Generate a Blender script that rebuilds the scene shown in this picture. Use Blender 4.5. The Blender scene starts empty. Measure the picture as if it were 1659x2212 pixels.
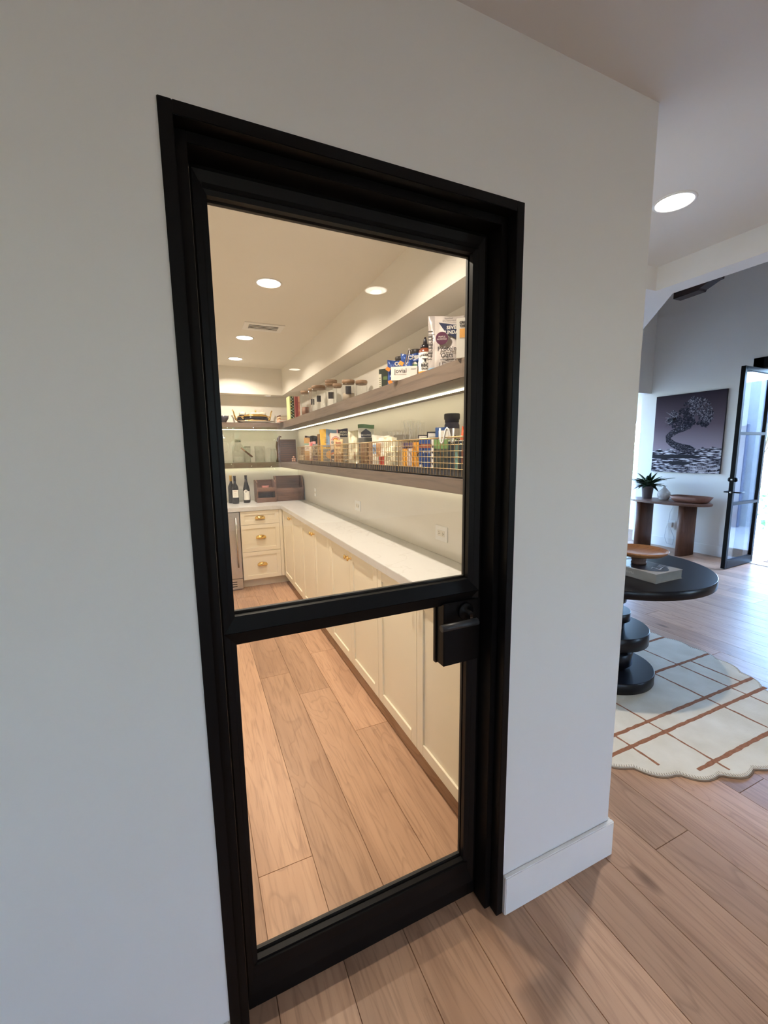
import bpy, bmesh, math, random
from mathutils import Vector, Matrix
random.seed(7)
S = bpy.context.scene
COL = S.collection
PI = math.pi

# ------------------------------------------------------------------ camera, world, sun, exposure
def make_camera():
    yaw, pit, roll = 0.4219, -0.1437, -0.0128
    f = Vector((math.sin(yaw)*math.cos(pit), math.cos(yaw)*math.cos(pit), math.sin(pit)))
    rt = Vector((math.cos(yaw), -math.sin(yaw), 0)); up = rt.cross(f)
    c, s = math.cos(roll), math.sin(roll)
    R, U = c*rt + s*up, -s*rt + c*up
    cd = bpy.data.cameras.new('camera'); cam = bpy.data.objects.new('camera', cd); COL.objects.link(cam)
    m = Matrix((R, U, -f)).transposed().to_4x4(); m.translation = Vector((0.0154, -0.9343, 1.5266))
    cam.matrix_world = m
    cd.sensor_fit = 'HORIZONTAL'; cd.sensor_width = 36.0; cd.lens = 36.0*905.0/1659.0
    cd.clip_start = 0.02; cd.clip_end = 200
    S.camera = cam
make_camera()

SKY_STRENGTH = 3.9; SKY_TINT = (.80, .95, 1.16, 1)
SUN_STRENGTH = 5.0
PANTRY_W, HALL_W, REAR_W, LED_E = 10.3, 10.5, (1.4, 38.0, 34.0), 5.5
PANTRY_COL = (1.0, 0.87, 0.725); HALL_COL = (1.0, 0.90, 0.79); LED_COL = (1.0, 0.91, 0.60)
wd = bpy.data.worlds.new('sky'); S.world = wd; wd.use_nodes = True
nt = wd.node_tree; nt.nodes.clear()
sk = nt.nodes.new('ShaderNodeTexSky'); sk.sky_type = 'NISHITA'; sk.sun_disc = False
sk.sun_elevation = math.radians(58); sk.sun_rotation = math.radians(180)
bg = nt.nodes.new('ShaderNodeBackground'); bg.inputs[1].default_value = SKY_STRENGTH
wo = nt.nodes.new('ShaderNodeOutputWorld')
tn = nt.nodes.new('ShaderNodeMix'); tn.data_type = 'RGBA'; tn.blend_type = 'MULTIPLY'; tn.inputs[0].default_value = 1.0; tn.inputs[7].default_value = SKY_TINT
nt.links.new(sk.outputs[0], tn.inputs[6]); nt.links.new(tn.outputs[2], bg.inputs[0]); nt.links.new(bg.outputs[0], wo.inputs[0])
sl = bpy.data.lights.new('sun', 'SUN'); sl.energy = SUN_STRENGTH; sl.angle = 0.01; sl.color = (1, .95, .88)
so = bpy.data.objects.new('sun', sl); COL.objects.link(so)
so.rotation_euler = Vector((0.0, 0.52, -0.85)).to_track_quat('-Z', 'Y').to_euler()
vs = S.view_settings; vs.view_transform = 'Standard'; vs.look = 'None'; vs.exposure = 0.38; vs.gamma = 1.0
vs.use_curve_mapping = False
S.cycles.transparent_max_bounces = 32            # glass jars seen through the glass door

# ------------------------------------------------------------------ materials
def s(r, g, b):
    f = lambda c: (c/255/12.92) if c/255 <= .04045 else ((c/255+.055)/1.055)**2.4
    return (f(r), f(g), f(b), 1)
class NT:
    def __init__(q, name):
        q.m = bpy.data.materials.new(name); q.m.use_nodes = True; q.t = q.m.node_tree
        q.b = q.t.nodes['Principled BSDF']
    def n(q, typ, **kw):
        nd = q.t.nodes.new(typ)
        for k, v in kw.items(): setattr(nd, k, v)
        return nd
    def l(q, a, b): q.t.links.new(a, b)
    def coords(q, scale, rand=False):
        tc = q.n('ShaderNodeTexCoord'); mp = q.n('ShaderNodeMapping'); mp.inputs['Scale'].default_value = scale
        if rand:
            oi = q.n('ShaderNodeObjectInfo'); ml = q.n('ShaderNodeVectorMath', operation='SCALE')
            cx = q.n('ShaderNodeCombineXYZ')
            for i in range(3): q.l(oi.outputs['Random'], cx.inputs[i])
            ml.inputs['Scale'].default_value = 37.0; q.l(cx.outputs[0], ml.inputs[0])
            ad = q.n('ShaderNodeVectorMath', operation='ADD'); q.l(tc.outputs['Object'], ad.inputs[0]); q.l(ml.outputs[0], ad.inputs[1])
            q.l(ad.outputs[0], mp.inputs['Vector'])
        else:
            q.l(tc.outputs['Object'], mp.inputs['Vector'])
        return mp.outputs[0]
    def noise(q, vec, scale=1.0, detail=3.0, dist=0.0):
        nz = q.n('ShaderNodeTexNoise'); nz.inputs['Scale'].default_value = scale; nz.inputs['Detail'].default_value = detail
        nz.inputs['Distortion'].default_value = dist; q.l(vec, nz.inputs['Vector']); return nz.outputs['Fac']
    def ramp(q, fac, stops):
        r = q.n('ShaderNodeValToRGB'); e = r.color_ramp.elements
        while len(e) < len(stops): e.new(0.5)
        for i, (p, c) in enumerate(stops): e[i].position = p; e[i].color = c
        q.l(fac, r.inputs[0]); return r.outputs[0]
    def mix(q, fac, a, b, mode='MIX'):
        x = q.n('ShaderNodeMix', data_type='RGBA', blend_type=mode)
        for sk_, v in ((x.inputs[0], fac), (x.inputs[6], a), (x.inputs[7], b)):
            if hasattr(v, 'node'): q.l(v, sk_)
            else: sk_.default_value = v
        return x.outputs[2]
    def bump(q, h, strength=.1, dist=.001):
        bp = q.n('ShaderNodeBump'); bp.inputs['Strength'].default_value = strength; bp.inputs['Distance'].default_value = dist
        q.l(h, bp.inputs['Height']); q.l(bp.outputs[0], q.b.inputs['Normal'])
    def set(q, col=None, rough=.5, metal=0.0, spec=.5, coat=0.0):
        if col is not None:
            if hasattr(col, 'node'): q.l(col, q.b.inputs['Base Color'])
            else: q.b.inputs['Base Color'].default_value = col
        q.b.inputs['Roughness'].default_value = rough; q.b.inputs['Metallic'].default_value = metal
        q.b.inputs['Specular IOR Level'].default_value = spec; q.b.inputs['Coat Weight'].default_value = coat
        return q.m
def plain(name, col, rough=.5, metal=0.0, var=.06, scale=9.0, bump=0.0, bscale=200.0, spec=.5):
    q = NT(name); v = q.coords((1, 1, 1)); nz = q.noise(v, scale, 3)
    d = (col[0]*(1-var), col[1]*(1-var), col[2]*(1-var), 1); l = tuple(min(1, c*(1+var)) for c in col[:3])+(1,)
    c = q.ramp(nz, [(.3, d), (.7, l)])
    if bump: q.bump(q.noise(v, bscale, 2), bump)
    return q.set(c, rough, metal, spec)
def wood(name, c1, c2, dark, axis=1, rough=.45, rand=False, knots=False, freq=1.0, spec=.4, tone=.21, coat=0.0):
    q = NT(name)
    sc = [16.0*freq]*3; sc[axis] = 1.3*freq
    v = q.coords(sc, rand); a = q.noise(v, 1.0, 4, .8)
    sf = [95.0*freq]*3; sf[axis] = 5.0*freq
    f = q.noise(q.coords(sf, rand), 1.0, 2)
    sb = [5.0*freq]*3; sb[axis] = .8*freq
    w = q.noise(q.coords(sb, rand), 1.0, 2, .5)
    col = q.ramp(a, [(.25, c1), (.75, c2)])
    col = q.mix(q.ramp(f, [(.30, (.42,)*3+(1,)), (.50, (0, 0, 0, 1))]), col, dark)
    col = q.mix(q.ramp(w, [(.52, (0,)*3+(1,)), (.78, (.55,)*3+(1,))]), col, dark)
    # cathedral figure: contour lines of a slow stretched field
    mth = q.n('ShaderNodeMath', operation='MULTIPLY'); mth.inputs[1].default_value = 13.0; q.l(w, mth.inputs[0])
    fr = q.n('ShaderNodeMath', operation='FRACT'); q.l(mth.outputs[0], fr.inputs[0])
    col = q.mix(q.ramp(fr.outputs[0], [(0.0, (.30,)*3+(1,)), (.16, (0, 0, 0, 1)), (.93, (0, 0, 0, 1)), (1.0, (.30,)*3+(1,))]), col, dark)
    if knots:
        sv = [2.6, 2.6, 2.6]; sv[axis] = 1.1
        vo = q.n('ShaderNodeTexVoronoi'); vo.inputs['Scale'].default_value = 1.0; q.l(q.coords(sv, rand), vo.inputs['Vector'])
        col = q.mix(q.ramp(vo.outputs['Distance'], [(.02, (.9,)*3+(1,)), (.085, (0,)*3+(1,))]), col, (dark[0]*.32, dark[1]*.28, dark[2]*.26, 1))
    if rand:
        oi = q.n('ShaderNodeObjectInfo'); mr = q.n('ShaderNodeMapRange'); mr.inputs[3].default_value = 1-tone; mr.inputs[4].default_value = 1+tone*.75
        q.l(oi.outputs['Random'], mr.inputs[0]); cx = q.n('ShaderNodeCombineXYZ')
        for i in range(3): q.l(mr.outputs[0], cx.inputs[i])
        col = q.mix(1.0, col, cx.outputs[0], 'MULTIPLY')
    q.bump(f, .12, .001)
    return q.set(col, rough, 0, spec, coat)
def glass(name, tint=(1, 1, 1, 1), ior=1.5, gain=1.0):
    q = NT(name); t = q.t; t.nodes.remove(q.b)
    tr = q.n('ShaderNodeBsdfTransparent'); tr.inputs[0].default_value = tint
    gl = q.n('ShaderNodeBsdfGlossy'); gl.inputs['Roughness'].default_value = 0.0
    lw = q.n('ShaderNodeLayerWeight'); lw.inputs[0].default_value = .5          # Schlick, the same from both sides of a pane
    pw = q.n('ShaderNodeMath', operation='POWER'); pw.inputs[1].default_value = 5.0; q.l(lw.outputs['Facing'], pw.inputs[0])
    f0 = ((ior-1)/(ior+1))**2
    mu = q.n('ShaderNodeMath', operation='MULTIPLY_ADD'); mu.inputs[1].default_value = (1-f0)*gain; mu.inputs[2].default_value = f0*gain
    mx = q.n('ShaderNodeMixShader')
    q.l(pw.outputs[0], mu.inputs[0]); q.l(mu.outputs[0], mx.inputs[0]); q.l(tr.outputs[0], mx.inputs[1]); q.l(gl.outputs[0], mx.inputs[2])
    q.l(mx.outputs[0], t.nodes['Material Output'].inputs[0]); return q.m
def emit(name, col, e):
    q = NT(name); q.set((.8, .8, .8, 1), .5)
    q.b.inputs['Emission Color'].default_value = tuple(col[:3])+(1,); q.b.inputs['Emission Strength'].default_value = e
    return q.m
def marble(name):
    q = NT(name); v = q.coords((1, 1, 1)); n1 = q.noise(v, 2.2, 5, 1.6)
    c = q.ramp(n1, [(.488, s(208, 207, 205)), (.498, s(199, 197, 193)), (.502, s(202, 200, 197)), (.512, s(208, 207, 205))])
    return q.set(c, .16, 0, .5)
M = {}
M['wall'] = plain('wall_paint', s(232, 230, 226), .6, var=.012, scale=2.0, bump=.05, bscale=420)
M['pantry_wall'] = plain('pantry_paint', s(234, 230, 220), .6, var=.012, scale=2.0, bump=.04, bscale=420)
M['ceiling'] = plain('ceiling_paint', s(234, 232, 229), .7, var=.01, scale=2.0, bump=.05, bscale=380)
M['trim'] = plain('trim_paint', s(238, 237, 233), .35, var=.01)
M['black'] = plain('black_steel', (.0035, .0035, .004, 1), .42, var=.12, scale=30, spec=.16)
M['rubber'] = plain('black_gasket', (.012, .011, .010, 1), .6)
M['cream'] = plain('cream_cabinet_paint', s(235, 226, 203), .38, var=.012, scale=3)
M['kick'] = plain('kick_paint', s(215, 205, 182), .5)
M['quartz'] = marble('white_quartz')
M['slab'] = plain('polished_slab', s(233, 230, 222), .2, var=.02, scale=2.5)
M['brass'] = plain('polished_brass', (.86, .60, .22, 1), .16, 1.0, var=.04)
M['gold_wire'] = plain('gold_wire', (.60, .46, .25, 1), .3, 1.0, var=.05)
M['steel'] = plain('stainless_steel', (.62, .62, .60, 1), .32, 1.0, var=.05, scale=60)
M['dark'] = plain('dark_slot', (.012, .012, .012, 1), .7)
M['oak'] = wood('oak_plank', s(203, 164, 133), s(186, 147, 118), s(138, 104, 82), 1, .36, True, True, 1.0, .32)
M['oak_base'] = wood('oak_floor_base', s(150, 118, 92), s(135, 104, 80), s(96, 72, 54), 1, .5)
M['walnut'] = wood('walnut_shelf', s(121, 106, 93), s(104, 90, 79), s(74, 62, 54), 1, .42, freq=.9)
M['walnut_x'] = wood('walnut_shelf_back', s(118, 100, 86), s(100, 84, 73), s(70, 58, 50), 0, .42, freq=.9)
M['glass'] = glass('clear_glass', (.985, .99, .985, 1))
M['jar'] = glass('jar_glass', (.972, .976, .972, 1), 1.45)
M['plastic_film'] = glass('clear_film', (.982, .982, .98, 1), 1.4, 1.0)
M['bamboo'] = wood('bamboo_lid', s(172, 144, 118), s(154, 126, 100), s(118, 92, 70), 0, .5)
M['lens'] = emit('lamp_lens', (1, .93, .82), 9.0)
M['led'] = emit('led_strip', LED_COL, LED_E); M['led_low'] = emit('led_strip_low', LED_COL, LED_E*1.0)
M['white'] = plain('white_plastic', s(238, 238, 236), .35, var=.01)
M['paper'] = plain('white_card', s(232, 228, 218), .6, var=.02)
def cm(r, g, b, rough=.5, metal=0.0):
    k = 'tint_%d_%d_%d_%d_%d' % (r, g, b, int(rough*100), int(metal*10))
    if k not in M: M[k] = plain('print_%02x%02x%02x' % (r, g, b), s(r, g, b), rough, metal, var=.05, scale=30)
    return M[k]

# ------------------------------------------------------------------ mesh builder
class MB:
    def __init__(q): q.v = []; q.f = []; q.mi = []; q.sm = []; q.cur = 0
    def face(q, idx, smooth=False): q.f.append(idx); q.mi.append(q.cur); q.sm.append(smooth)
    def box(q, x0, y0, z0, x1, y1, z1):
        b = len(q.v)
        q.v += [(x0, y0, z0), (x1, y0, z0), (x1, y1, z0), (x0, y1, z0), (x0, y0, z1), (x1, y0, z1), (x1, y1, z1), (x0, y1, z1)]
        for fc in ((0, 3, 2, 1), (4, 5, 6, 7), (0, 1, 5, 4), (1, 2, 6, 5), (2, 3, 7, 6), (3, 0, 4, 7)): q.face([b+i for i in fc])
        return q
    def prism(q, poly, axis, a, b, smooth=False):
        n = len(poly); o = len(q.v)
        for t in (a, b):
            for (u, w) in poly: q.v.append({0: (t, u, w), 1: (u, t, w), 2: (u, w, t)}[axis])
        q.face([o+i for i in range(n)]); q.face([o+n+i for i in reversed(range(n))])
        for i in range(n): q.face([o+(i+1) % n, o+i, o+n+i, o+n+(i+1) % n], smooth)
        return q
    def lathe(q, prof, cx=0, cy=0, seg=32, closed=False):
        o = len(q.v); n = len(prof)
        for i in range(seg):
            a = 2*PI*i/seg
            for r, z in prof: q.v.append((cx+r*math.cos(a), cy+r*math.sin(a), z))
        for i in range(seg):
            j = (i+1) % seg
            for k in range(n-1): q.face([o+i*n+k, o+j*n+k, o+j*n+k+1, o+i*n+k+1], True)
        if prof[0][0] > 1e-6 and not closed: q.face([o+i*n for i in reversed(range(seg))])
        if prof[-1][0] > 1e-6 and not closed: q.face([o+i*n+n-1 for i in range(seg)])
        return q
    def tube(q, pts, r, seg=6, cap=True, rads=None):
        pts = [Vector(p) for p in pts]; o = len(q.v); n = len(pts); ref = None
        for i, p in enumerate(pts):
            d = (pts[min(i+1, n-1)]-pts[max(i-1, 0)]).normalized()
            if ref is None: ref = d.orthogonal().normalized()
            ref = (ref-d*ref.dot(d)).normalized(); bn = d.cross(ref)
            rr = rads[i] if rads else r
            for k in range(seg):
                a = 2*PI*k/seg; q.v.append(tuple(p+ref*(rr*math.cos(a))+bn*(rr*math.sin(a))))
        for i in range(n-1):
            for k in range(seg):
                k2 = (k+1) % seg; q.face([o+i*seg+k, o+i*seg+k2, o+(i+1)*seg+k2, o+(i+1)*seg+k], True)
        if cap: q.face([o+k for k in reversed(range(seg))]); q.face([o+(n-1)*seg+k for k in range(seg)])
        return q
    def sphere(q, c, r, seg=16, rings=8, sz=1.0):
        prof = [(r*math.sin(PI*i/rings), c[2]-r*sz*math.cos(PI*i/rings)) for i in range(rings+1)]
        return q.lathe([(max(a, 1e-5), z) for a, z in prof], c[0], c[1], seg, True)
    def build(q, name, mat, parent=None, bevel=0.0, solid=0.0, xf=None, subs=0):
        me = bpy.data.meshes.new(name); vv = [tuple(xf @ Vector(p)) for p in q.v] if xf else q.v
        me.from_pydata(vv, [], q.f)
        for m in (mat if isinstance(mat, list) else [mat]): me.materials.append(m)
        me.polygons.foreach_set('material_index', q.mi); me.polygons.foreach_set('use_smooth', q.sm)
        me.validate(); me.update()
        bm = bmesh.new(); bm.from_mesh(me)
        bmesh.ops.recalc_face_normals(bm, faces=bm.faces)
        if bevel:
            bmesh.ops.bevel(bm, geom=[e for e in bm.edges if len(e.link_faces) == 2 and e.calc_face_angle(0) > .6], offset=bevel, segments=2, affect='EDGES', clamp_overlap=True)
        bm.to_mesh(me); bm.free()
        o = bpy.data.objects.new(name, me); COL.objects.link(o)
        if parent: o.parent = parent
        if solid:
            md = o.modifiers.new('thick', 'SOLIDIFY'); md.thickness = solid
        if subs:
            md = o.modifiers.new('sub', 'SUBSURF'); md.levels = subs; md.render_levels = subs
        return o
def box(name, mat, b, parent=None, bevel=0.0): return MB().box(*b).build(name, mat, parent, bevel)
def tag(o, label, cat, group=None):
    o['label'] = label; o['category'] = cat
    if group: o['group'] = group
    return o
def thing(name, label, cat, loc=(0, 0, 0), rot=0.0, group=None):
    o = bpy.data.objects.new(name, None); COL.objects.link(o); o.empty_display_size = .05
    o.location = loc; o.rotation_euler = (0, 0, math.radians(rot)); return tag(o, label, cat, group)
def struct(o, label, cat='structure'):
    o['kind'] = 'structure'; o['label'] = label; o['category'] = cat; return o
def text(body, size, mat, parent, x, z, y, align='CENTER', sx=1.0, rz=0.0, bold=0.0, curve=None, name='lettering'):
    cu = bpy.data.curves.new(name, 'FONT'); cu.body = body; cu.size = size; cu.align_x = align; cu.align_y = 'CENTER'
    cu.extrude = .0003; cu.offset = bold; cu.resolution_u = 2
    o = bpy.data.objects.new(name, cu); COL.objects.link(o); o.parent = parent
    me = bpy.data.meshes.new_from_object(o); bpy.data.objects.remove(o); bpy.data.curves.remove(cu); me.name = name
    o = bpy.data.objects.new(name, me); COL.objects.link(o); o.parent = parent; me.materials.clear(); me.materials.append(mat)
    o.location = (x, y, z); o.rotation_euler = (PI/2, 0, rz); o.scale = (sx, 1, 1); return o
def copy_tree(o, parent=None):
    c = o.copy(); COL.objects.link(c); c.parent = parent
    for ch in list(o.children): copy_tree(ch, c)
    return c
# ------------------------------------------------------------------ setting: floor, walls, ceilings
ZC = 2.535
fl = struct(box('floor', M['oak_base'], (-3.2, -7.7, -.12, 6.72, 4.75, -.004)), 'oak plank floor running through pantry, hall and living room', 'floor')
def plank(x0, y0, y1):
    w = .2005; g = .0004; b = .0010; t = .004
    o = MB(); a = len(o.v)
    X0, X1, Y0, Y1 = -w/2+g, w/2-g, -(y1-y0)/2+g, (y1-y0)/2-g
    o.v += [(X0, Y0, -t), (X1, Y0, -t), (X1, Y1, -t), (X0, Y1, -t), (X0+b, Y0+b, 0), (X1-b, Y0+b, 0), (X1-b, Y1-b, 0), (X0+b, Y1-b, 0)]
    for fc in ((0, 3, 2, 1), (4, 5, 6, 7), (0, 1, 5, 4), (1, 2, 6, 5), (2, 3, 7, 6), (3, 0, 4, 7)): o.face(list(fc))
    p = o.build('plank', M['oak'], fl); p.location = (x0+w/2, (y0+y1)/2, 0); return p
known = {0: [.46, 2.46], 1: [1.85, 3.6], 2: [1.553, 3.79], 3: [1.07, 2.06, 3.3], 4: [-.9, 1.9, 3.6], 5: [.9, 2.8], 6: [-.75, 1.2], -1: [1.3, 3.2]}
rnd = random.Random(3)
for k in range(-2, 33):
    x0 = .1225+.2005*k
    if k in known: js = [y for y in known[k]]
    else:
        js = []; y = -1.2+rnd.random()*1.8
        while y < 4.4: js.append(y); y += 1.5+rnd.random()*.9
    ymax = 4.72 if k < 7 else 3.62
    ys = [-1.35]+[y for y in js if -1.2 < y < ymax-.15]+[ymax]
    for a, b in zip(ys[:-1], ys[1:]): plank(x0, a, b)

DX0, DX1, DZ = 0.0, 0.8455, 2.16
w = MB(); w.box(-3.1, 0, 0, DX0, .105, ZC+.2); w.box(DX1, 0, 0, 1.343, .105, ZC+.2); w.box(DX0, 0, DZ, DX1, .105, ZC+.2)
struct(w.build('wall_front', M['wall']), 'grey-white plastered wall around the black steel pantry door', 'wall')
struct(box('wall_corner', M['wall'], (1.28, .105, 0, 1.343, 4.8, ZC+.2)), 'outer side of the pantry wall running back from the corner', 'wall')
struct(box('wall_pantry_right', M['pantry_wall'], (1.27, .105, 0, 1.28, 4.7, ZC+.2)), 'pantry wall behind the long shelves', 'wall')
struct(box('wall_pantry_back', M['pantry_wall'], (-.36, 4.60, 0, 1.27, 4.7, ZC+.2)), 'far end wall of the pantry', 'wall')
struct(box('wall_pantry_left', M['pantry_wall'], (-.36, .105, 0, -.27, 4.6, ZC+.2)), 'left wall of the pantry', 'wall')
struct(box('ceiling_pantry', M['pantry_wall'], (-.27, .105, ZC, 1.27, 4.6, ZC+.1)), 'flat pantry ceiling with round downlights', 'ceiling')
so_ = MB(); so_.box(1.07, .105, 2.225, 1.27, 4.6, ZC); so_.box(-.27, 4.42, 2.225, 1.07, 4.6, ZC)
struct(so_.build('trim_1', M['pantry_wall']), 'dropped soffit box above the upper walnut shelf', 'soffit')
struct(box('ceiling_hall', M['ceiling'], (-3.1, -7.6, ZC, 2.48, .74, ZC+.1)), 'flat white hall ceiling with round downlights', 'ceiling')
hd = MB(); hd.prism([(2.48, -7.6), (2.61, -7.6), (2.61, .727), (5.38, 3.497), (1.343, 3.515), (1.343, .74), (2.48, .74)], 2, 2.41, ZC)
hd.prism([(2.48, -7.6), (2.61, -7.6), (2.61, .727), (5.38, 3.497), (5.25, 3.515), (2.48, .74)], 2, ZC, 4.3)
struct(hd.build('trim_2', M['ceiling']), 'white header beam between the hall and the high living room', 'beam')
struct(box('ceiling_living', M['ceiling'], (2.5, -7.6, 4.3, 6.8, 3.7, 4.4)), 'high living room ceiling', 'ceiling')
wa = MB(); wa.box(6.65, -7.6, 0, 6.78, -5.6, 4.4); wa.box(6.65, -4.3, 0, 6.78, 1.10, 4.4); wa.box(6.65, -5.6, 2.5, 6.78, -4.3, 4.4); wa.box(6.65, -5.6, 0, 6.78, -4.3, .8); wa.box(6.65, 2.16, 0, 6.78, 3.66, 4.4); wa.box(6.65, 1.10, 2.60, 6.78, 2.16, 4.4)
struct(wa.build('wall_art', M['wall']), 'tall pale wall behind the console table', 'wall')
wf = MB(); wf.box(1.343, 3.515, 0, 2.8, 3.64, 4.4); wf.box(5.0, 3.515, 0, 5.35, 3.64, 4.4); wf.box(2.8, 3.515, .25, 3.88, 3.64, 2.35); wf.box(5.35, 3.515, 2.37, 6.65, 3.64, 4.4); wf.box(2.8, 3.515, 2.35, 5.0, 3.64, 4.4); wf.box(2.8, 3.515, 0, 5.0, 3.64, .25)
struct(wf.build('wall_far', M['wall']), 'far wall with the tall opening left of the console table', 'wall')
ws = MB(); ws.box(-3.1, -7.7, 0, -2.9, -7.6, 4.4); ws.box(-1.7, -7.7, 0, .45, -7.6, 4.4); ws.box(-2.9, -7.7, 2.35, -1.7, -7.6, 4.4); ws.box(-2.9, -7.7, 0, -1.7, -7.6, 1.30); ws.box(1.65, -7.7, 0, 6.8, -7.6, 4.4); ws.box(.45, -7.7, 2.08, 1.65, -7.6, 4.4); ws.box(.45, -7.7, 0, 1.65, -7.6, 1.12)
struct(ws.build('wall_rear', M['wall']), 'wall at the end of the hall with a small window', 'wall')
struct(box('wall_left', M['wall'], (-3.2, -7.7, 0, -3.1, .105, ZC+.2)), 'left side wall of the hall', 'wall')
# baseboards
bb = MB(); bb.box(DX1+.001, -.016, 0, 1.359, 0, .1417); bb.box(1.343, 0, 0, 1.359, 3.5, .1417)
struct(bb.build('baseboard_right', M['trim'], None, .003), 'white baseboard between the pantry door and the wall corner', 'baseboard')
struct(box('baseboard_left', M['trim'], (-3.1, -.016, 0, -.001, 0, .1417), None, .003), 'white baseboard left of the pantry door', 'baseboard')
b2 = MB(); b2.box(6.634, -7.6, 0, 6.65, 1.09, .145); b2.box(6.634, 2.21, 0, 6.65, 3.64, .145)
struct(b2.build('baseboard_art', M['trim'], None, .003), 'white baseboard under the console table wall', 'baseboard')
# rear glazing, with windows added to bring daylight in
rw = bpy.data.objects.new('window_2', None); COL.objects.link(rw); struct(rw, 'small window at the end of the hall behind the viewer', 'window')
f = MB(); f.box(.45, -7.68, 1.12, .49, -7.62, 2.08); f.box(1.61, -7.68, 1.12, 1.65, -7.62, 2.08); f.box(.45, -7.68, 2.04, 1.65, -7.62, 2.08); f.box(.45, -7.68, 1.12, 1.65, -7.62, 1.16)
f.build('frame', M['white'], rw); box('pane', M['glass'], (.49, -7.653, 1.16, 1.61, -7.647, 2.04), rw)
for nm, lb, axis_x in (('added_window_3', 'unseen glazing added behind the viewer in the art wall for daylight', True),):  # unseen window added so daylight enters from behind on the right
    w_ = bpy.data.objects.new(nm, None); COL.objects.link(w_); struct(w_, lb, 'window')
    a0, a1 = (3.0, 6.2) if not axis_x else (-5.6, -4.3); f = MB(); g = MB()
    def bx_(m_, u0, z0, u1, z1, th): m_.box(u0, -7.65-th, z0, u1, -7.65+th, z1) if not axis_x else m_.box(6.715-th, u0, z0, 6.715+th, u1, z1)
    for k in range(4): u = a0+(a1-a0-.05)*k/3; bx_(f, u, .8, u+.05, 2.5, .03)
    bx_(f, a0, 2.45, a1, 2.5, .028); bx_(f, a0, .8, a1, .85, .028); f.build('frame', M['black'], w_)
    for k in range(3): u = a0+.05+(a1-a0-.05)*k/3; g = MB(); bx_(g, u, .85, u+(a1-a0-.2)/3, 2.45, .003); g.build('pane', M['glass'], w_)

w_ = bpy.data.objects.new('added_window_5', None); COL.objects.link(w_); struct(w_, 'unseen glazing added at the left end of the rear hall wall for daylight', 'window')  # unseen window added to light the wall around the pantry door
f = MB()
for x in (-2.9, -2.32, -1.74): f.box(x, -7.68, 1.30, x+.04, -7.62, 2.35)
f.box(-2.86, -7.68, 2.31, -1.74, -7.62, 2.35); f.box(-2.86, -7.68, 1.30, -1.74, -7.62, 1.34); f.build('frame', M['black'], w_)
box('pane', M['glass'], (-2.86, -7.653, 1.34, -2.32, -7.647, 2.31), w_); box('pane', M['glass'], (-2.28, -7.653, 1.34, -1.74, -7.647, 2.31), w_)
struct(box('added_sun_eave', M['trim'], (-3.2, -9.2, 2.6, 6.8, -7.7, 2.7)), 'unseen eave added outside the rear hall wall to block the sun', 'eave')  # unseen slab added to keep direct sun out of the rear windows
w_ = bpy.data.objects.new('added_window_4', None); COL.objects.link(w_); struct(w_, 'unseen living room window added beyond the wall corner for daylight', 'window')  # added out of sight to throw daylight on the art wall
f = MB(); f.box(4.95, 3.56, .25, 5.0, 3.60, 2.35); f.box(3.88, 3.56, .25, 3.92, 3.60, 2.35); f.box(3.92, 3.56, 2.30, 4.95, 3.60, 2.35); f.box(3.92, 3.56, .25, 4.95, 3.60, .30); f.build('frame', M['black'], w_)
box('pane', M['glass'], (3.92, 3.577, .30, 4.95, 3.583, 2.30), w_)

# ------------------------------------------------------------------ downlights and strips
def downlight(x, y, z, watts, col, label, group=None, r=.068, spread=147):
    t = thing('recessed_light', label, 'ceiling light', (x, y, z), 0, group)
    MB().lathe([(r*1.16, 0), (r*1.16, -.003), (r*1.02, -.005), (r, -.003), (r, 0), (r*.86, .0)], 0, 0, 40, True).build('trim_ring', M['white'], t)
    MB().lathe([(1e-4, -.0012), (r*.99, -.0012)], 0, 0, 40, True).build('lens', M['lens'], t)
    ld = bpy.data.lights.new('lamp', 'AREA'); ld.shape = 'DISK'; ld.size = r*.9; ld.energy = watts; ld.color = col; ld.spread = math.radians(spread)
    lo = bpy.data.objects.new('lamp', ld); COL.objects.link(lo); lo.parent = t; lo.location = (0, 0, -.012)
    return t
for y, lb in ((.72, 'pantry downlight nearest the glass door, above the door head'), (1.79, 'largest bright downlight in the pantry ceiling, before the air vent'), (3.10, 'middle pantry downlight just past the air vent'), (4.0, 'smallest pantry downlight near the far soffit')):
    downlight(.50, y, ZC, PANTRY_W*(1.4 if y < 1 else 1.0), PANTRY_COL, lb, 'downlights in the pantry ceiling')
downlight(1.907, .30, ZC, HALL_W, HALL_COL, 'round downlight in the hall ceiling beside the wall corner', 'downlights in the hall ceiling')
for (x, y, lb), rw_ in zip(((1.14, -1.43, 'hall downlight behind the viewer, mirrored largest in the door glass'), (1.22, -4.15, 'second hall downlight behind the viewer'), (1.30, -6.7, 'third hall downlight behind the viewer, by the rear window')), REAR_W):
    downlight(x, y, ZC, rw_, (1.0, .96, .92), lb, 'downlights in the hall ceiling')
def led(name_label, zb, th_):
    t = thing('led_strip', name_label, 'strip light', (0, 0, 0), 0, 'light strips under the shelves')
    x0, y0 = (1.165, 4.475) if th_ > .003 else (1.232, 4.565)
    m = MB(); m.box(x0, .13, zb-th_, x0+.020, y0, zb); m.box(-.26, y0-.020, zb-th_, x0, y0, zb)
    m.build('diffuser', M['led'] if th_ > .003 else M['led_low'], t)
led('thin bright light strip under the upper walnut shelf', 1.81, .006); led('hidden light strip under the lower walnut shelf', 1.348, .0015)

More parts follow.
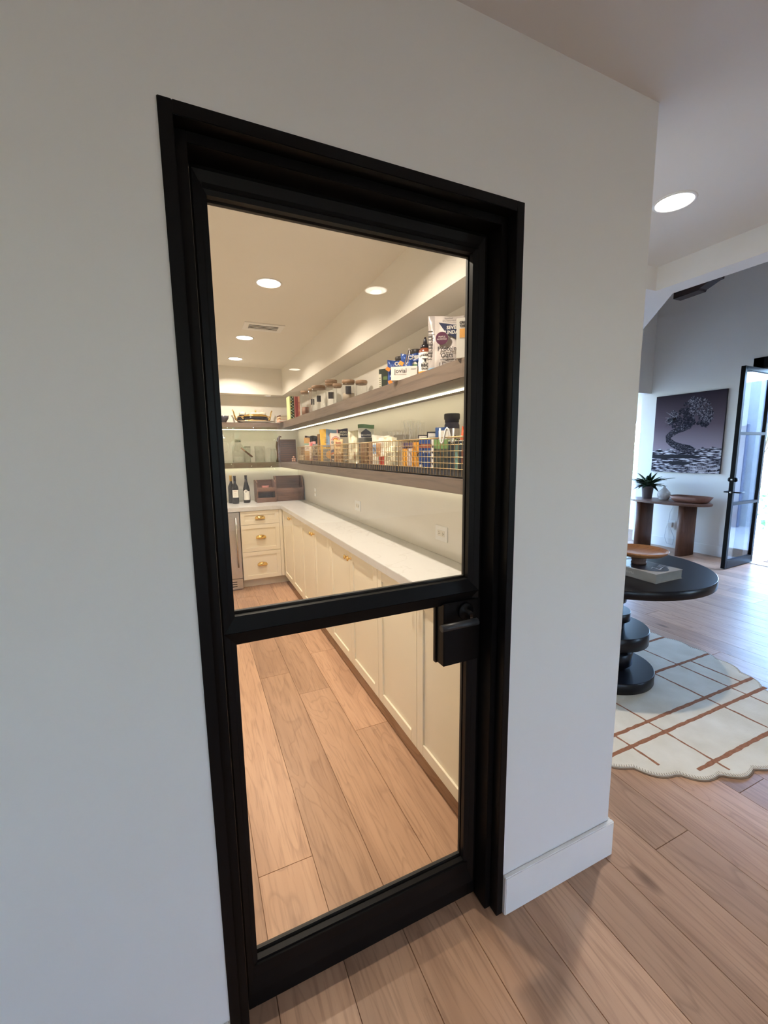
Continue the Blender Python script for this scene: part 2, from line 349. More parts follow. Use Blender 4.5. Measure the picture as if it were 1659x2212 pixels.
# ceiling vent
v = thing('ceiling_vent', 'white rectangular air vent with dark slots in the pantry ceiling', 'vent', (.605, 2.72, ZC))
f = MB(); f.box(-.155, -.105, -.006, .155, -.062, 0); f.box(-.155, .062, -.006, .155, .105, 0); f.box(-.155, -.062, -.006, -.115, .062, 0); f.box(.115, -.062, -.006, .155, .062, 0)
f.build('frame', M['trim'], v, .001)
box('backing', M['dark'], (-.115, -.062, -.0015, .115, .062, -.0005), v)
for i in range(4): box('slat', M['trim'], (-.115, -.0615+i*.0363, -.0045, .115, -.0615+i*.0363+.0105, -.0016), v)

# ------------------------------------------------------------------ pantry door (black steel, two panes)
d1 = bpy.data.objects.new('door_1', None); COL.objects.link(d1); struct(d1, 'black steel framed glass pantry door with lever handle', 'door')
def ring(name, x0, x1, z1, wid, y0, y1, parent):
    m = MB(); m.box(x0, y0, 0, x0+wid, y1, z1); m.box(x1-wid, y0, 0, x1, y1, z1); m.box(x0+wid, y0, z1-wid, x1-wid, y1, z1); return m.build(name, M['black'], parent, .0012)
ring('casing', 0.0, .8455, 2.16, .0245, -.004, .105, d1)
ring('jamb', .0245, .821, 2.1355, .021, .030, .105, d1)
ring('door_stop', .0446, .8010, 2.1154, .020, .1252, .150, d1)
LX0, LX1, LZ0, LZ1 = .0478, .7982, .010, 2.1125
RZ0, RZ1, GB, GT = 1.066, 1.137, .150, 2.062
GX0, GX1 = .079, .754
YF, YB, YG = .080, .125, .108
def slab(name, b, parent=d1): return box(name, M['black'], b, parent, .0012)
slab('stile', (LX0, YF+.006, LZ0, GX0-.010, YB, LZ1)); slab('stile', (GX1+.014, YF+.006, LZ0, LX1, YB, LZ1))
slab('rail', (GX0-.010, YF+.006, LZ0, GX1+.014, YB, GB-.006)); slab('rail', (GX0-.010, YF+.006, GT+.01, GX1+.014, YB, LZ1)); slab('rail', (GX0-.010, YF+.010, RZ0+.018, GX1+.014, YB, RZ1-.018))
def bead(x0, x1, z0, z1, wl, wr, wb, wt):
    # mitred glazing frame: outer edge proud at YF, sloping in to the glass
    o = MB(); out = [(x0-wl, z0-wb), (x1+wr, z0-wb), (x1+wr, z1+wt), (x0-wl, z1+wt)]; inn = [(x0, z0), (x1, z0), (x1, z1), (x0, z1)]
    for y, ring_ in ((YF+.006, out), (YF, out), (YF+.012, inn), (YG, inn)): o.v += [(a, y, b) for a, b in ring_]
    for L in range(3):
        for i in range(4): j = (i+1) % 4; o.face([L*4+i, L*4+j, L*4+4+j, L*4+4+i])
    o.build('glazing_bead', M['black'], d1)
bead(GX0, GX1, RZ1, GT, .027, .032, .036, .040); bead(GX0, GX1, GB, RZ0, .027, .032, .085, .034)
box('pane', M['glass'], (GX0-.004, YG, RZ1-.004, GX1+.004, YG+.006, GT+.004), d1); box('pane', M['glass'], (GX0-.004, YG, GB-.004, GX1+.004, YG+.006, RZ0+.004), d1)
for z0, z1 in ((RZ1, GT), (GB, RZ0)):
    for b in ((GX0-.012, z0-.010, GX0+.001, z1+.012), (GX1-.001, z0-.010, GX1+.018, z1+.012), (GX0+.001, z0-.010, GX1-.001, z0+.006), (GX0+.001, z1-.003, GX1-.001, z1+.014)):
        box('gasket', M['rubber'], (b[0], YG+.0062, b[1], b[2], YB-.001, b[3]), d1)
lp = slab('lock_plate', (.660, YF-.002, .878, .790, YB-.003, RZ0+.01))
box('back_plate', M['black'], (.655, YG+.008, .874, .768, YB+.006, RZ0+.01), d1, .002)
lv = MB().lathe([(.026, 0), (.026, .008), (.024, .009), (.010, .009), (.008, .038)], 0, 0, 28).build('lever_rose', M['black'], d1, 0, 0, Matrix.Translation((.735, YF-.002, 1.044)) @ Matrix.Rotation(PI/2, 4, 'X'))
MB().prism([(-.011*math.cos(a*PI/10), .010*math.sin(a*PI/10)) for a in range(20)], 0, .627, .752, True).build('lever', cm(44, 45, 47, .45), d1, 0, 0, Matrix.Translation((0, YF-.042, 1.022)))
box('lever_neck', cm(120, 120, 122, .25, 1), (.728, YF-.040, 1.028, .737, YF-.036, 1.046), d1)
slab('back_lever', (.628, YB+.02, 1.048, .74, YB+.034, 1.062))

# ------------------------------------------------------------------ pantry shelves, worktop, cabinets
for zb, zt, lb in ((1.81, 1.885, 'upper floating walnut shelf wrapping the pantry corner'), (1.348, 1.41, 'lower floating walnut shelf carrying the wire baskets')):
    t = thing('floating_shelf', lb, 'shelf', (0, 0, zb), 0, 'walnut shelves')
    MB().box(1.0, .107, 0, 1.268, 4.598, zt-zb).build('board', M['walnut'], t, .002)
    MB().box(-.268, 4.35, 0, .9995, 4.598, zt-zb).build('return_board', M['walnut_x'], t, .002)
wt = MB(); wt.prism([(.885, .107), (1.268, .107), (1.268, 4.598), (-.268, 4.598), (-.268, 3.873), (.885, 3.873)], 2, .890, .935)
tag(wt.build('worktop', M['quartz'], None, .002), 'white quartz worktop running down the pantry and around the corner', 'worktop')
bs = MB(); bs.box(1.262, .107, .936, 1.2695, 4.59, 1.347); bs.box(-.268, 4.592, .936, 1.262, 4.5995, 1.347)
struct(bs.build('trim_3', M['slab']), 'polished pale backsplash slab between worktop and lower shelf', 'backsplash')

def shaker(w_, h_, rail, parent, name, mat):
    # a shaker front in local x (width) and z, front at y=0, 20 mm thick
    p = MB(); p.box(-w_/2, 0, 0, -w_/2+rail, .02, h_); p.box(w_/2-rail, 0, 0, w_/2, .02, h_); p.box(-w_/2+rail, 0, 0, w_/2-rail, .02, rail); p.box(-w_/2+rail, 0, h_-rail, w_/2-rail, .02, h_)
    fr = p.build(name, mat, parent, .0012)
    box('panel', mat, (-w_/2+rail-.002, .009, rail-.002, w_/2-rail+.002, .018, h_-rail+.002), fr)
    return fr
def knob(parent, x, z):
    return MB().lathe([(.008, 0), (.008, .002), (.0045, .004), (.0045, .014), (.010, .018), (.0145, .022), (.0145, .026), (.010, .030), (1e-4, .031)], 0, 0, 20).build('knob', M['brass'], parent, 0, 0, Matrix.Translation((x, 0, z)) @ Matrix.Rotation(PI/2, 4, 'X'))
def base_cabinet(y1, lb):
    W = .9135
    t = thing('base_cabinet', lb, 'cabinet', (.90, y1-W/2-.001, 0), -90, 'cream base cabinets under the long worktop')
    c = MB(); c.box(-W/2, .021, .10, W/2, .366, .888); c.build('body', M['cream'], t)
    box('toe_kick', M['kick'], (-W/2, .072, .001, W/2, .09, .10), t)
    for sx in (-1, 1):
        dw = W/2-.002
        h = shaker(dw, .778, .057, t, 'door', M['cream']); h.location = (sx*(dw/2+.001), 0, .104)
        knob(h, -sx*(dw/2-.028), .738)
    return t
for y1, lb in ((3.888, 'cream two door base cabinet in the far corner beside the drawers'), (2.973, 'second cream base cabinet from the far corner'), (2.058, 'third cream base cabinet from the far corner'), (1.143, 'cream base cabinet nearest the glass door')):
    base_cabinet(y1, lb)
tag(box('filler_panel', M['cream'], (.90, .108, .10, .92, .227, .888), None, .001), 'narrow cream filler panel between cabinets and door wall', 'panel')
t = thing('drawer_cabinet', 'cream three drawer cabinet with brass cup pulls on the far wall', 'cabinet', (.65, 3.89, 0))
MB().box(-.212, .021, .10, .246, .70, .888).build('body', M['cream'], t)
box('toe_kick', M['kick'], (-.212, .08, .001, .32, .10, .10), t)
MB().box(.213, .002, .104, .2485, .021, .886).build('filler', M['cream'], t, .001)
for z0, z1 in ((.733, .886), (.424, .730), (.104, .421)):
    h = shaker(.421, z1-z0, .045, t, 'drawer', M['cream']); h.location = (0, 0, z0)
    m = MB(); n1, n2 = 14, 7
    for i in range(n1+1):
        th = PI*i/n1
        for j in range(n2+1):
            ph = PI/2*j/n2*1.12; m.v.append((.056*math.cos(th), -.027*math.sin(th)**.7*math.sin(ph), .036*math.sin(th)**.7*math.cos(ph)-.006))
    for i in range(n1):
        for j in range(n2): m.face([i*(n2+1)+j, (i+1)*(n2+1)+j, (i+1)*(n2+1)+j+1, i*(n2+1)+j+1], True)
    pl = m.build('cup_pull', M['brass'], h, 0, .0025); pl.location = (0, 0, (z1-z0)*.5+.004 if z1 < .88 else (z1-z0)*.46)
t = thing('wine_fridge', 'stainless under-counter fridge beside the drawers', 'fridge', (.13, 3.885, 0))
MB().box(-.30, .022, .01, .302, .69, .885).build('body', M['dark'], t)
box('door', M['steel'], (-.30, 0, .135, .298, .02, .882), t, .002)
MB().tube([(.258, -.035, .27), (.258, -.035, .83)], .009, 12).tube([(.258, -.035, .30), (.258, 0, .30)], .006, 8).tube([(.258, -.035, .80), (.258, 0, .80)], .006, 8).build('handle', cm(190, 186, 178, .25, 1), t)
box('grille', M['steel'], (-.30, .004, .012, .298, .02, .128), t, .001)
for i in range(3): box('slot', M['dark'], (.155, .002, .040+i*.026, .235, .0045, .050+i*.026), t)

def outlet(y, z, lb, W=.125, H=.086):
    t = thing('wall_outlet', lb, 'outlet', (1.262, y, z), -90, 'outlets along the pantry backsplash')
    box('plate', M['white'], (-W/2, -.005, -H/2, W/2, 0, H/2), t, .0015)
    r = box('receptacle', M['paper'], (-.036, -.007, -.017, .036, -.004, .017), t, .001)
    for sx in (-1, 1):
        m = MB(); m.box(sx*.02-.005, -.0076, .004, sx*.02+.004, -.0068, .0065); m.box(sx*.02-.005, -.0076, -.0065, sx*.02+.004, -.0068, -.004); m.box(sx*.02+.008, -.0076, -.002, sx*.02+.012, -.0068, .002)
        m.build('slots', M['dark'], r)
outlet(1.05, 1.065, 'largest white outlet on the backsplash, nearest the door'); outlet(2.38, 1.072, 'middle white outlet on the backsplash'); outlet(3.75, 1.072, 'small white outlet plate beside the far wooden bin', .075, .09)
# ------------------------------------------------------------------ packaging helpers (all face local -y)
def pouch(parent, w_, h_, d_, paint, mats, name='bag', nu=16, nv=22, crumple=.003, top=.06, seed=0, flare=0.0):
    r = random.Random(seed); m = MB(); ph = [r.random()*6 for _ in range(4)]
    def P(i, j, sgn):
        u = i/nu; v = j/nv; e = max(0.0, 1-(2*u-1)**4)
        prof = (1-.94*max(0, (v-.35)/.65)**1.6) if v < 1-top else .035
        dd = d_/2*e**.6*prof*(.9+.1*math.sin(3*v+ph[0]))
        cr = crumple*(math.sin(9*u+6*v+ph[1])+math.sin(17*v-5*u+ph[2])+.6*math.sin(23*u+ph[3]))*e
        wv = w_*(1+flare*(v-.5)-.05*math.sin(PI*v))
        return ((u-.5)*wv, sgn*(dd+.0006)+cr*(1 if sgn < 0 else .6), v*h_+.004*math.sin(5*u+ph[0])*(v > .9))
    for sgn in (-1, 1):
        o = len(m.v)
        for j in range(nv+1):
            for i in range(nu+1): m.v.append(P(i, j, sgn))
        for j in range(nv):
            for i in range(nu):
                m.cur = paint((i+.5)/nu, (j+.5)/nv) if sgn < 0 else paint(.5, (j+.5)/nv)
                a = o+j*(nu+1)+i; m.face([a, a+1, a+nu+2, a+nu+1], True)
    o2 = (nu+1)*(nv+1); m.cur = 0
    m.face([i for i in range(nu+1)]+[o2+i for i in reversed(range(nu+1))])
    for j in range(nv):
        for i in (0, nu): a = j*(nu+1)+i; m.cur = paint(i/nu*.98+.01, (j+.5)/nv); m.face([a, a+nu+1, o2+a+nu+1, o2+a])
    return m.build(name, mats, parent)
def carton(parent, w_, h_, d_, mat, name='carton', bevel=.001): return box(name, mat, (-w_/2, -d_/2, 0, w_/2, d_/2, h_), parent, bevel)
def patch(parent, x0, z0, x1, z1, y, mat, name='printed_panel'): return box(name, mat, (x0, y-.0005, z0, x1, y, z1), parent)
def disc(parent, x, z, r, y, mat, name='printed_disc', a0=0, a1=2*PI, r0=0.0, sz=1.0):
    m = MB(); n = 26
    if r0 <= 0: m.prism([(x+r*math.cos(a0+(a1-a0)*i/n), z+sz*r*math.sin(a0+(a1-a0)*i/n)) for i in range(n+(0 if a1-a0 > 6 else 1))], 1, y-.0006, y)
    else:
        pts = [(x+r*math.cos(a0+(a1-a0)*i/n), z+sz*r*math.sin(a0+(a1-a0)*i/n)) for i in range(n+1)]+[(x+r0*math.cos(a1-(a1-a0)*i/n), z+sz*r0*math.sin(a1-(a1-a0)*i/n)) for i in range(n+1)]
        m.prism(pts, 1, y-.0006, y)
    return m.build(name, mat, parent)
def label_wrap(parent, r, z0, z1, mat, name='label', a0=0, a1=2*PI, seg=32):
    m = MB()
    for i in range(seg+1):
        a = a0+(a1-a0)*i/seg
        for z in (z0, z1): m.v.append((r*math.cos(a), r*math.sin(a), z))
    for i in range(seg): m.face([2*i, 2*i+2, 2*i+3, 2*i+1], True)
    return m.build(name, mat, parent)
INK = cm(38, 36, 40); NAVY = cm(44, 52, 84); BLUE = cm(52, 86, 150); WHT = M['paper']; KRAFT = cm(186, 146, 104); ORNG = cm(240, 148, 50)
ZU, ZL = 1.885, 1.4105
GU = 'food packages on the upper shelf'; GB_ = 'food packages in the wire baskets'

# ---- upper shelf, near the glass door
t = thing('cracker_box', 'white box with a red band on the upper shelf, nearest the door frame', 'box', (1.042, .490, ZU), -42, GU)
carton(t, .115, .148, .05, WHT); patch(t, .005, .105, .056, .135, -.0255, cm(150, 60, 44)); patch(t, -.045, .075, -.015, .108, -.0255, cm(238, 178, 96))
text('CRISP\nTHIN', .013, INK, t, -.03, .124, -.026, bold=.0004); text('BAKED WITH SEEDS', .006, cm(160, 70, 60), t, .03, .088, -.026)
for i in range(6): patch(t, .008, .02+i*.008, .05, .0225+i*.008, -.0255, cm(196, 190, 182), 'print_line')
t = thing('oat_pouch', 'pale grey pouch of protein oats with a plum disc on the upper shelf', 'bag', (1.125, .805, ZU), -33, GU)
GRY = cm(203, 194, 188, .35); SIL = cm(168, 160, 156, .3)
def pf(u, v):
    if v < .07: return 2
    if u < .16: return 1
    return 0
pouch(t, .172, .255, .075, pf, [GRY, SIL, cm(128, 168, 196)], 'pouch', seed=4, crumple=.0022)
MB().prism([(-.035, .218), (.084, .196), (.084, .150), (.045, .146), (.0, .170)], 1, -.039, -.036).build('printed_banner', NAVY, t)
patch(t, .060, .212, .083, .236, -.022, cm(128, 44, 46))
text('SEVEN\nSUNDAYS', .0205, WHT, t, .030, .183, -.0396, rz=0, bold=.0006); text('Superfood', .009, INK, t, .01, .238, -.024); text('REAL MAPLE SYRUP', .007, INK, t, .012, .226, -.028)
disc(t, -.020, .148, .028, -.0440, cm(92, 42, 70)); text('MAPLE\nALMOND', .0105, WHT, t, -.020, .149, -.0450)
text('Protein\nOats', .029, INK, t, .004, .086, -.0462, bold=.0003); text('WITH FLAX & CHIA', .007, INK, t, .004, .053, -.0462, bold=.0002); text('11', .026, INK, t, -.022, .032, -.0462); text('g PROTEIN\nPER SERVING', .0075, INK, t, .018, .032, -.0462)
for i in range(11): patch(t, -.083, .06+i*.012, -.062, .063+i*.012+(i % 3)*.003, -.0285, cm(90, 86, 84), 'print_line')
t = thing('sauce_bottle', 'white labelled barbecue sauce squeeze bottle with a black pointed cap', 'bottle', (1.075, .915, ZU), -30, GU)
MB().lathe([(.028, .001), (.0315, .004), (.0315, .112), (.029, .124), (.019, .133), (.019, .137)], 0, 0, 32).build('body', cm(120, 62, 40, .25), t)
label_wrap(t, .0319, .022, .110, WHT)
label_wrap(t, .0320, .004, .022, ORNG, 'label_band')
MB().lathe([(.0225, .131), (.0235, .136), (.0215, .146), (.011, .152), (.0075, .172), (.0035, .184), (1e-4, .185)], 0, 0, 24).build('cap', cm(26, 24, 30, .3), t)
for i, ch in enumerate("KINDER'S"):
    a = (i-3.5)*.235; o = text(ch, .0125, INK, t, .0325*math.sin(a), .090+.006*math.cos(a*1.6), -.0325*math.cos(a), rz=a, bold=.0004)
text('BBQ', .020, INK, t, 0, .048, -.0328, bold=.0006); text('SAUCE', .012, INK, t, 0, .033, -.0328, bold=.0004); text('BEST. EVER.', .005, INK, t, 0, .060, -.0328)
h = MB(); h.prism([(-.016, .082), (-.012, .077), (-.005, .077), (-.004, .066), (0, .063), (.004, .066), (.005, .077), (.012, .077), (.016, .082), (.010, .080), (-.010, .080)], 1, -.0334, -.0326); h.build('printed_bull', INK, t)
t = thing('sauce_bottle', 'red capped bottle half hidden behind the barbecue sauce', 'bottle', (1.17, .985, ZU), 0, GU)
MB().lathe([(.027, .001), (.028, .004), (.028, .13), (.014, .15), (.014, .152)], 0, 0, 24).build('body', cm(120, 50, 34, .25), t)
MB().lathe([(.016, .150), (.016, .178), (.014, .180)], 0, 0, 20).build('cap', cm(150, 40, 34, .35), t)
t = thing('pasta_box', 'low white pasta box with black lower case lettering on the upper shelf', 'box', (1.035, 1.055, ZU), -36, GU)
carton(t, .135, .068, .045, cm(212, 204, 196)); text('jovial', .031, INK, t, -.018, .046, -.0232, bold=.0002); text('ORGANIC', .006, INK, t, .048, .052, -.0232); patch(t, -.05, .028, .012, .029, -.0229, cm(150, 140, 132), 'print_line')
def tub(y, x, lb, d):
    t = thing('sauce_jar', lb, 'jar', (x, y, ZU), 0, 'dark lidded jars behind the chip bags')
    MB().lathe([(.036, .001), (.040, .006), (.040, .162), (.036, .172)], 0, 0, 28).build('body', cm(96, 40, 34, .3), t)
    MB().lathe([(.0385, .170), (.040, .173), (.040, .192), (.038, .196), (1e-4, .196)], 0, 0, 28).build('lid', cm(40, 34, 32, .45), t)
tub(1.395, 1.19, 'dark lidded jar behind the left blue chip bag', 0); tub(1.21, 1.19, 'dark lidded jar behind the right blue chip bag', 0)
def chipbag(x, y, rot, lb, seed, word):
    t = thing('chip_bag', lb, 'bag', (x, y, ZU), rot, 'blue chip bags on the upper shelf')
    pouch(t, .112, .150, .05, lambda u, v: 0, [cm(44, 78, 148, .3)], 'pouch', seed=seed, crumple=.0035)
    text(word, .026, WHT, t, .012, .122, -.0335, bold=.0012)
    disc(t, .018, .088, .013, -.0345, cm(226, 224, 210), 'printed_seal', 0, PI); disc(t, .018, .088, .013, -.0345, cm(70, 120, 70), 'printed_seal', PI, 2*PI)
    patch(t, .035, .078, .050, .100, -.033, cm(200, 204, 208)); 
    for i, (px, pz, a) in enumerate(((-.052, .095, .5), (-.040, .025, -.3), (.035, .05, .4))):
        MB().box(-.012, -.002, -.010, .012, .002, .010).build('printed_chip', ORNG, t, .001, 0, Matrix.Translation((px, -.033, pz)) @ Matrix.Rotation(a, 4, 'Y'))
chipbag(1.10, 1.275, -24, 'left blue chip bag with orange squares beside the dark carton', 11, 'COV')
chipbag(1.10, 1.105, -28, 'right blue chip bag with orange squares behind the pasta box', 12, 'CHIP')
t = thing('tea_carton', 'dark green carton with a pale side at the left of the blue bags', 'box', (1.115, 1.475, ZU), -52, GU)
carton(t, .06, .135, .045, cm(40, 50, 38)); patch(t, -.030, .0, -.012, .105, -.0228, cm(214, 210, 190)); patch(t, .0, .07, .028, .09, -.0228, cm(96, 120, 70))
for i in range(6): patch(t, -.028, .02+i*.012, -.016, .024+i*.012, -.0233, cm(120, 112, 96), 'print_line')
t = thing('clip', 'brushed metal bag clip standing on the blue chip bag', 'clip', (1.055, 1.065, ZU+.085), -30)
MB().tube([(-.010, -.012, .0), (.006, -.012, .062), (.010, -.012, .072), (.016, -.012, .066), (.004, -.012, .010), (-.004, -.012, -.004), (-.010, -.012, .0)], .0035, 8).build('clip_wire', cm(170, 160, 156, .3, 1), t)
t = thing('box', 'blue and white small packet behind the oat pouch', 'box', (1.2, .70, ZU), -60, GU); carton(t, .06, .16, .03, cm(96, 140, 180)); patch(t, -.03, .05, .03, .1, -.0153, WHT)

# ---- glass canisters
def canister(x, y, r, h, lb, fill=None, lab=0):
    t = thing('glass_canister', lb, 'canister', (x, y, ZU), -20, 'glass canisters with bamboo lids')
    lid = .019
    MB().lathe([(r-.004, .001), (r, .005), (r, h-lid-.004), (r-.003, h-lid), (r-.006, h-lid), (r-.003, h-lid-.006), (r-.003, .008), (1e-4, .007)], 0, 0, 36, True).build('glass_body', M['jar'], t)
    MB().lathe([(r-.004, h-lid-.010), (r-.004, h-lid), (r+.001, h-lid+.001), (r+.001, h-.003), (r-.002, h), (1e-4, h)], 0, 0, 36).build('lid', M['bamboo'], t)
    MB().lathe([(r+.0005, h-lid-.002), (r+.0015, h-lid), (r+.0005, h-lid+.002)], 0, 0, 36, True).build('gasket', cm(150, 116, 84), t)
    if fill: MB().lathe([(r-.004, .008), (r-.004, fill[1]), (1e-4, fill[1]+.006)], 0, 0, 28).build('contents', fill[0], t)
    if lab: label_wrap(t, r+.0006, h*.38, h*.38+.055, INK, 'chalk_label', -PI/2-.5*lab, -PI/2+.5*lab, 12)
canister(1.10, 3.42, .043, .262, 'first slim glass canister beside the standing books', (cm(150, 112, 92), .10))
canister(1.125, 3.21, .043, .262, 'slim glass canister half hidden behind the widest canister', None, .8)
canister(1.10, 2.89, .066, .236, 'widest glass canister with a square black label', None, .55)
canister(1.115, 2.57, .050, .216, 'glass canister with a stacked double lid and black label', None, 1.0)
MB_ = thing('bamboo_lid', 'spare bamboo lid lying on the double lidded canister', 'lid', (1.115, 2.57, ZU+.2165), 0); MB().lathe([(.050, 0), (.051, .002), (.051, .020), (.049, .022), (1e-4, .022)], 0, 0, 36).build('disc', M['bamboo'], MB_)
canister(1.10, 2.36, .036, .178, 'narrow glass canister in front of the right group', None)
canister(1.10, 2.10, .047, .166, 'short glass canister with a curved black label', (cm(176, 160, 140), .07), .9)
canister(1.185, 2.05, .044, .160, 'last short glass canister before the packages', None)

# ---- books at the far end of the upper shelf
def book(x, y, rot, w_, h_, d_, cov, lb, tilt=0, spine=None):
    t = thing('book', lb, 'book', (x, y, ZU), rot, 'books on the upper shelf')
    m = MB(); m.box(-w_/2, -d_/2, 0, -w_/2+.003, d_/2, h_); m.box(w_/2-.003, -d_/2, 0, w_/2, d_/2, h_); m.box(-w_/2+.003, -d_/2, 0, w_/2-.003, -d_/2+.003, h_)
    m.build('cover', cov, t, .0008); box('pages', M['paper'], (-w_/2+.003, -d_/2+.003, .003, w_/2-.003, d_/2-.004, h_-.003), t); return t
t = book(1.052, 3.93, 0, .045, .262, .17, cm(198, 206, 150), 'standing book with a dark green leaf pattern')
box('spine_print', cm(30, 52, 34), (-.012, -.0856, .004, .0225, -.085, .258), t)
r_ = random.Random(5)
for i in range(16):
    a = r_.random()*PI
    MB().prism([(.010*math.cos(q)*math.cos(a)-.004*math.sin(q)*math.sin(a), .010*math.cos(q)*math.sin(a)+.004*math.sin(q)*math.cos(a)) for q in [2*PI*k/10 for k in range(10)]], 1, -.0863, -.0857).build('printed_leaf', cm(214, 224, 196) if i % 4 else cm(222, 186, 84), t, 0, 0, Matrix.Translation((.005+(i % 2*2-1)*.009, 0, .014+i*.0155)))
t = book(1.104, 3.95, 0, .042, .262, .17, cm(158, 74, 74), 'standing red book with a pink spine edge'); box('spine_print', cm(236, 176, 160), (-.021, -.0856, 0, -.010, -.085, .262), t)
t = book(1.139, 3.95, 0, .020, .264, .16, cm(236, 176, 150), 'thin pink book with red spine lettering'); text('MODERN TABLE', .020, cm(170, 60, 56), t, 0, .13, -.0806, bold=.0004).rotation_euler = (PI/2, PI/2, 0)
z = ZU
for i, (h_, c, lb) in enumerate(((.022, cm(226, 170, 150), 'lowest flat book of the small pile'), (.018, cm(196, 160, 124), 'second flat book of the small pile'), (.016, cm(214, 184, 150), 'third flat book of the small pile'), (.016, cm(80, 52, 46), 'topmost dark flat book of the small pile'))):
    t = thing('book', lb + ' left of the leaf pattern book', 'book', (1.02+.006*(i % 2), 4.17, z), 3*(i % 2), 'flat books on the upper shelf')
    m = MB(); m.box(-.065, -.09, 0, .065, .09, .002); m.box(-.065, -.09, h_-.002, .065, .09, h_); m.box(-.065, -.09, .002, -.063, .09, h_-.002); m.build('cover', c, t); box('pages', M['paper'], (-.063, -.088, .002, .063, .088, h_-.002), t); z += h_+.0003

# ---- wire baskets on the lower shelf
def basket(y0, y1, lb):
    L = y1-y0; D = .215; H = .172
    t = thing('wire_basket', lb, 'basket', (1.018+D/2, (y0+y1)/2, ZL), -90, 'gold wire baskets on the lower shelf')
    def loop(z, r, grow=0.0):
        a, b = L/2+grow, D/2+grow; c = .02
        return [(-a+c, -b, z), (a-c, -b, z), (a, -b+c, z), (a, b-c, z), (a-c, b, z), (-a+c, b, z), (-a, b-c, z), (-a, -b+c, z), (-a+c, -b, z)]
    m = MB(); m.tube(loop(H, 0), .0032, 8, False); m.build('rim', M['gold_wire'], t)
    m = MB()
    for z in (.038, .062, .088, .114, .141): m.tube(loop(z, 0), .0016, 5, False)
    n = int(L/.029)
    for i in range(n+1):
        x = -L/2+.012+(L-.024)*i/n
        m.tube([(x, -D/2, H), (x, -D/2, .010), (x, -D/2+.008, .004), (x, D/2-.008, .004), (x, D/2, .010), (x, D/2, H)], .0015, 4, False)
    k = 7
    for i in range(k+1):
        yy = -D/2+.012+(D-.024)*i/k
        m.tube([(-L/2, yy, H), (-L/2, yy, .010), (-L/2+.008, yy, .0055), (L/2-.008, yy, .0055), (L/2, yy, .010), (L/2, yy, H)], .0015, 4, False)
    o = m.build('wire_mesh', M['gold_wire'], t); o['kind'] = 'stuff'
    b = MB(); b.box(-L/2+.004, -D/2+.003, .0072, L/2-.004, D/2-.003, .0092); b.box(-L/2+.004, -D/2+.003, .0092, L/2-.004, -D/2+.005, .036); b.box(-L/2+.004, D/2-.005, .0092, L/2-.004, D/2-.003, .036)
    b.box(-L/2+.004, -D/2+.005, .0092, -L/2+.006, D/2-.005, .036); b.box(L/2-.006, -D/2+.005, .0092, L/2-.004, D/2-.005, .036)
    b.build('tray_liner', cm(44, 44, 46, .6), t); return t
for y0, y1, lb in ((.50, 1.11, 'gold wire basket nearest the door, holding boxes and a clip'), (1.13, 1.73, 'second gold wire basket from the door, holding clear bags'), (1.75, 2.34, 'third gold wire basket from the door, holding the green topped bag'), (2.36, 2.94, 'fourth gold wire basket from the door, holding the yellow and blue bag'), (2.96, 3.52, 'farthest gold wire basket, holding dark wrapped snacks')):
    basket(y0, y1, lb)
ZB = ZL+.0096
def it(name, lb, cat, x, y, rot): return thing(name, lb, cat, (x, y, ZB), rot, GB_)
# farthest basket
t = it('snack_bag', 'dark brown wrapper at the far end of the farthest basket', 'bag', 1.13, 3.462, -20); pouch(t, .075, .275, .03, lambda u, v: 0 if v > .3 else 1, [cm(76, 54, 48, .3), cm(120, 60, 44, .3)], 'pouch', seed=21)
t = it('cracker_box', 'tan cracker box with a round biscuit picture in the farthest basket', 'box', 1.105, 3.365, -22); carton(t, .085, .255, .045, cm(206, 160, 96)); disc(t, 0, .05, .03, -.023, cm(176, 120, 60)); patch(t, -.038, .12, .038, .178, -.0229, WHT); text('wheat', .022, cm(150, 60, 40), t, 0, .15, -.0235); patch(t, -.042, .18, .042, .198, -.0229, cm(150, 180, 160))
t = it('snack_bag', 'crumpled black snack bag in the farthest basket', 'bag', 1.125, 3.235, -25); pouch(t, .075, .268, .05, lambda u, v: 1 if .25 < v < .5 else 0, [cm(44, 40, 40, .25), cm(120, 84, 60, .3)], 'pouch', seed=22, crumple=.006)
t = it('snack_bag', 'purple snack bag behind the pink pouch', 'bag', 1.175, 3.14, -22); pouch(t, .078, .282, .04, lambda u, v: 0 if u > .3 else 1, [cm(96, 94, 128, .3), cm(186, 140, 90, .3)], 'pouch', seed=23, crumple=.004)
t = it('snack_bag', 'pale pink pouch at the front of the farthest basket', 'bag', 1.075, 3.10, -25); pouch(t, .066, .208, .045, lambda u, v: 0 if v > .75 or v < .2 else 1, [cm(238, 172, 168, .3), cm(232, 216, 198, .35)], 'pouch', seed=24); disc(t, 0, .175, .018, -.014, cm(232, 110, 110))
t = it('snack_bag', 'small crinkled silver packet in the farthest basket', 'bag', 1.075, 3.005, -20); pouch(t, .05, .185, .035, lambda u, v: 0 if v > .4 else 1, [cm(206, 202, 206, .15, 1), cm(120, 96, 130, .3)], 'pouch', seed=25, crumple=.006)
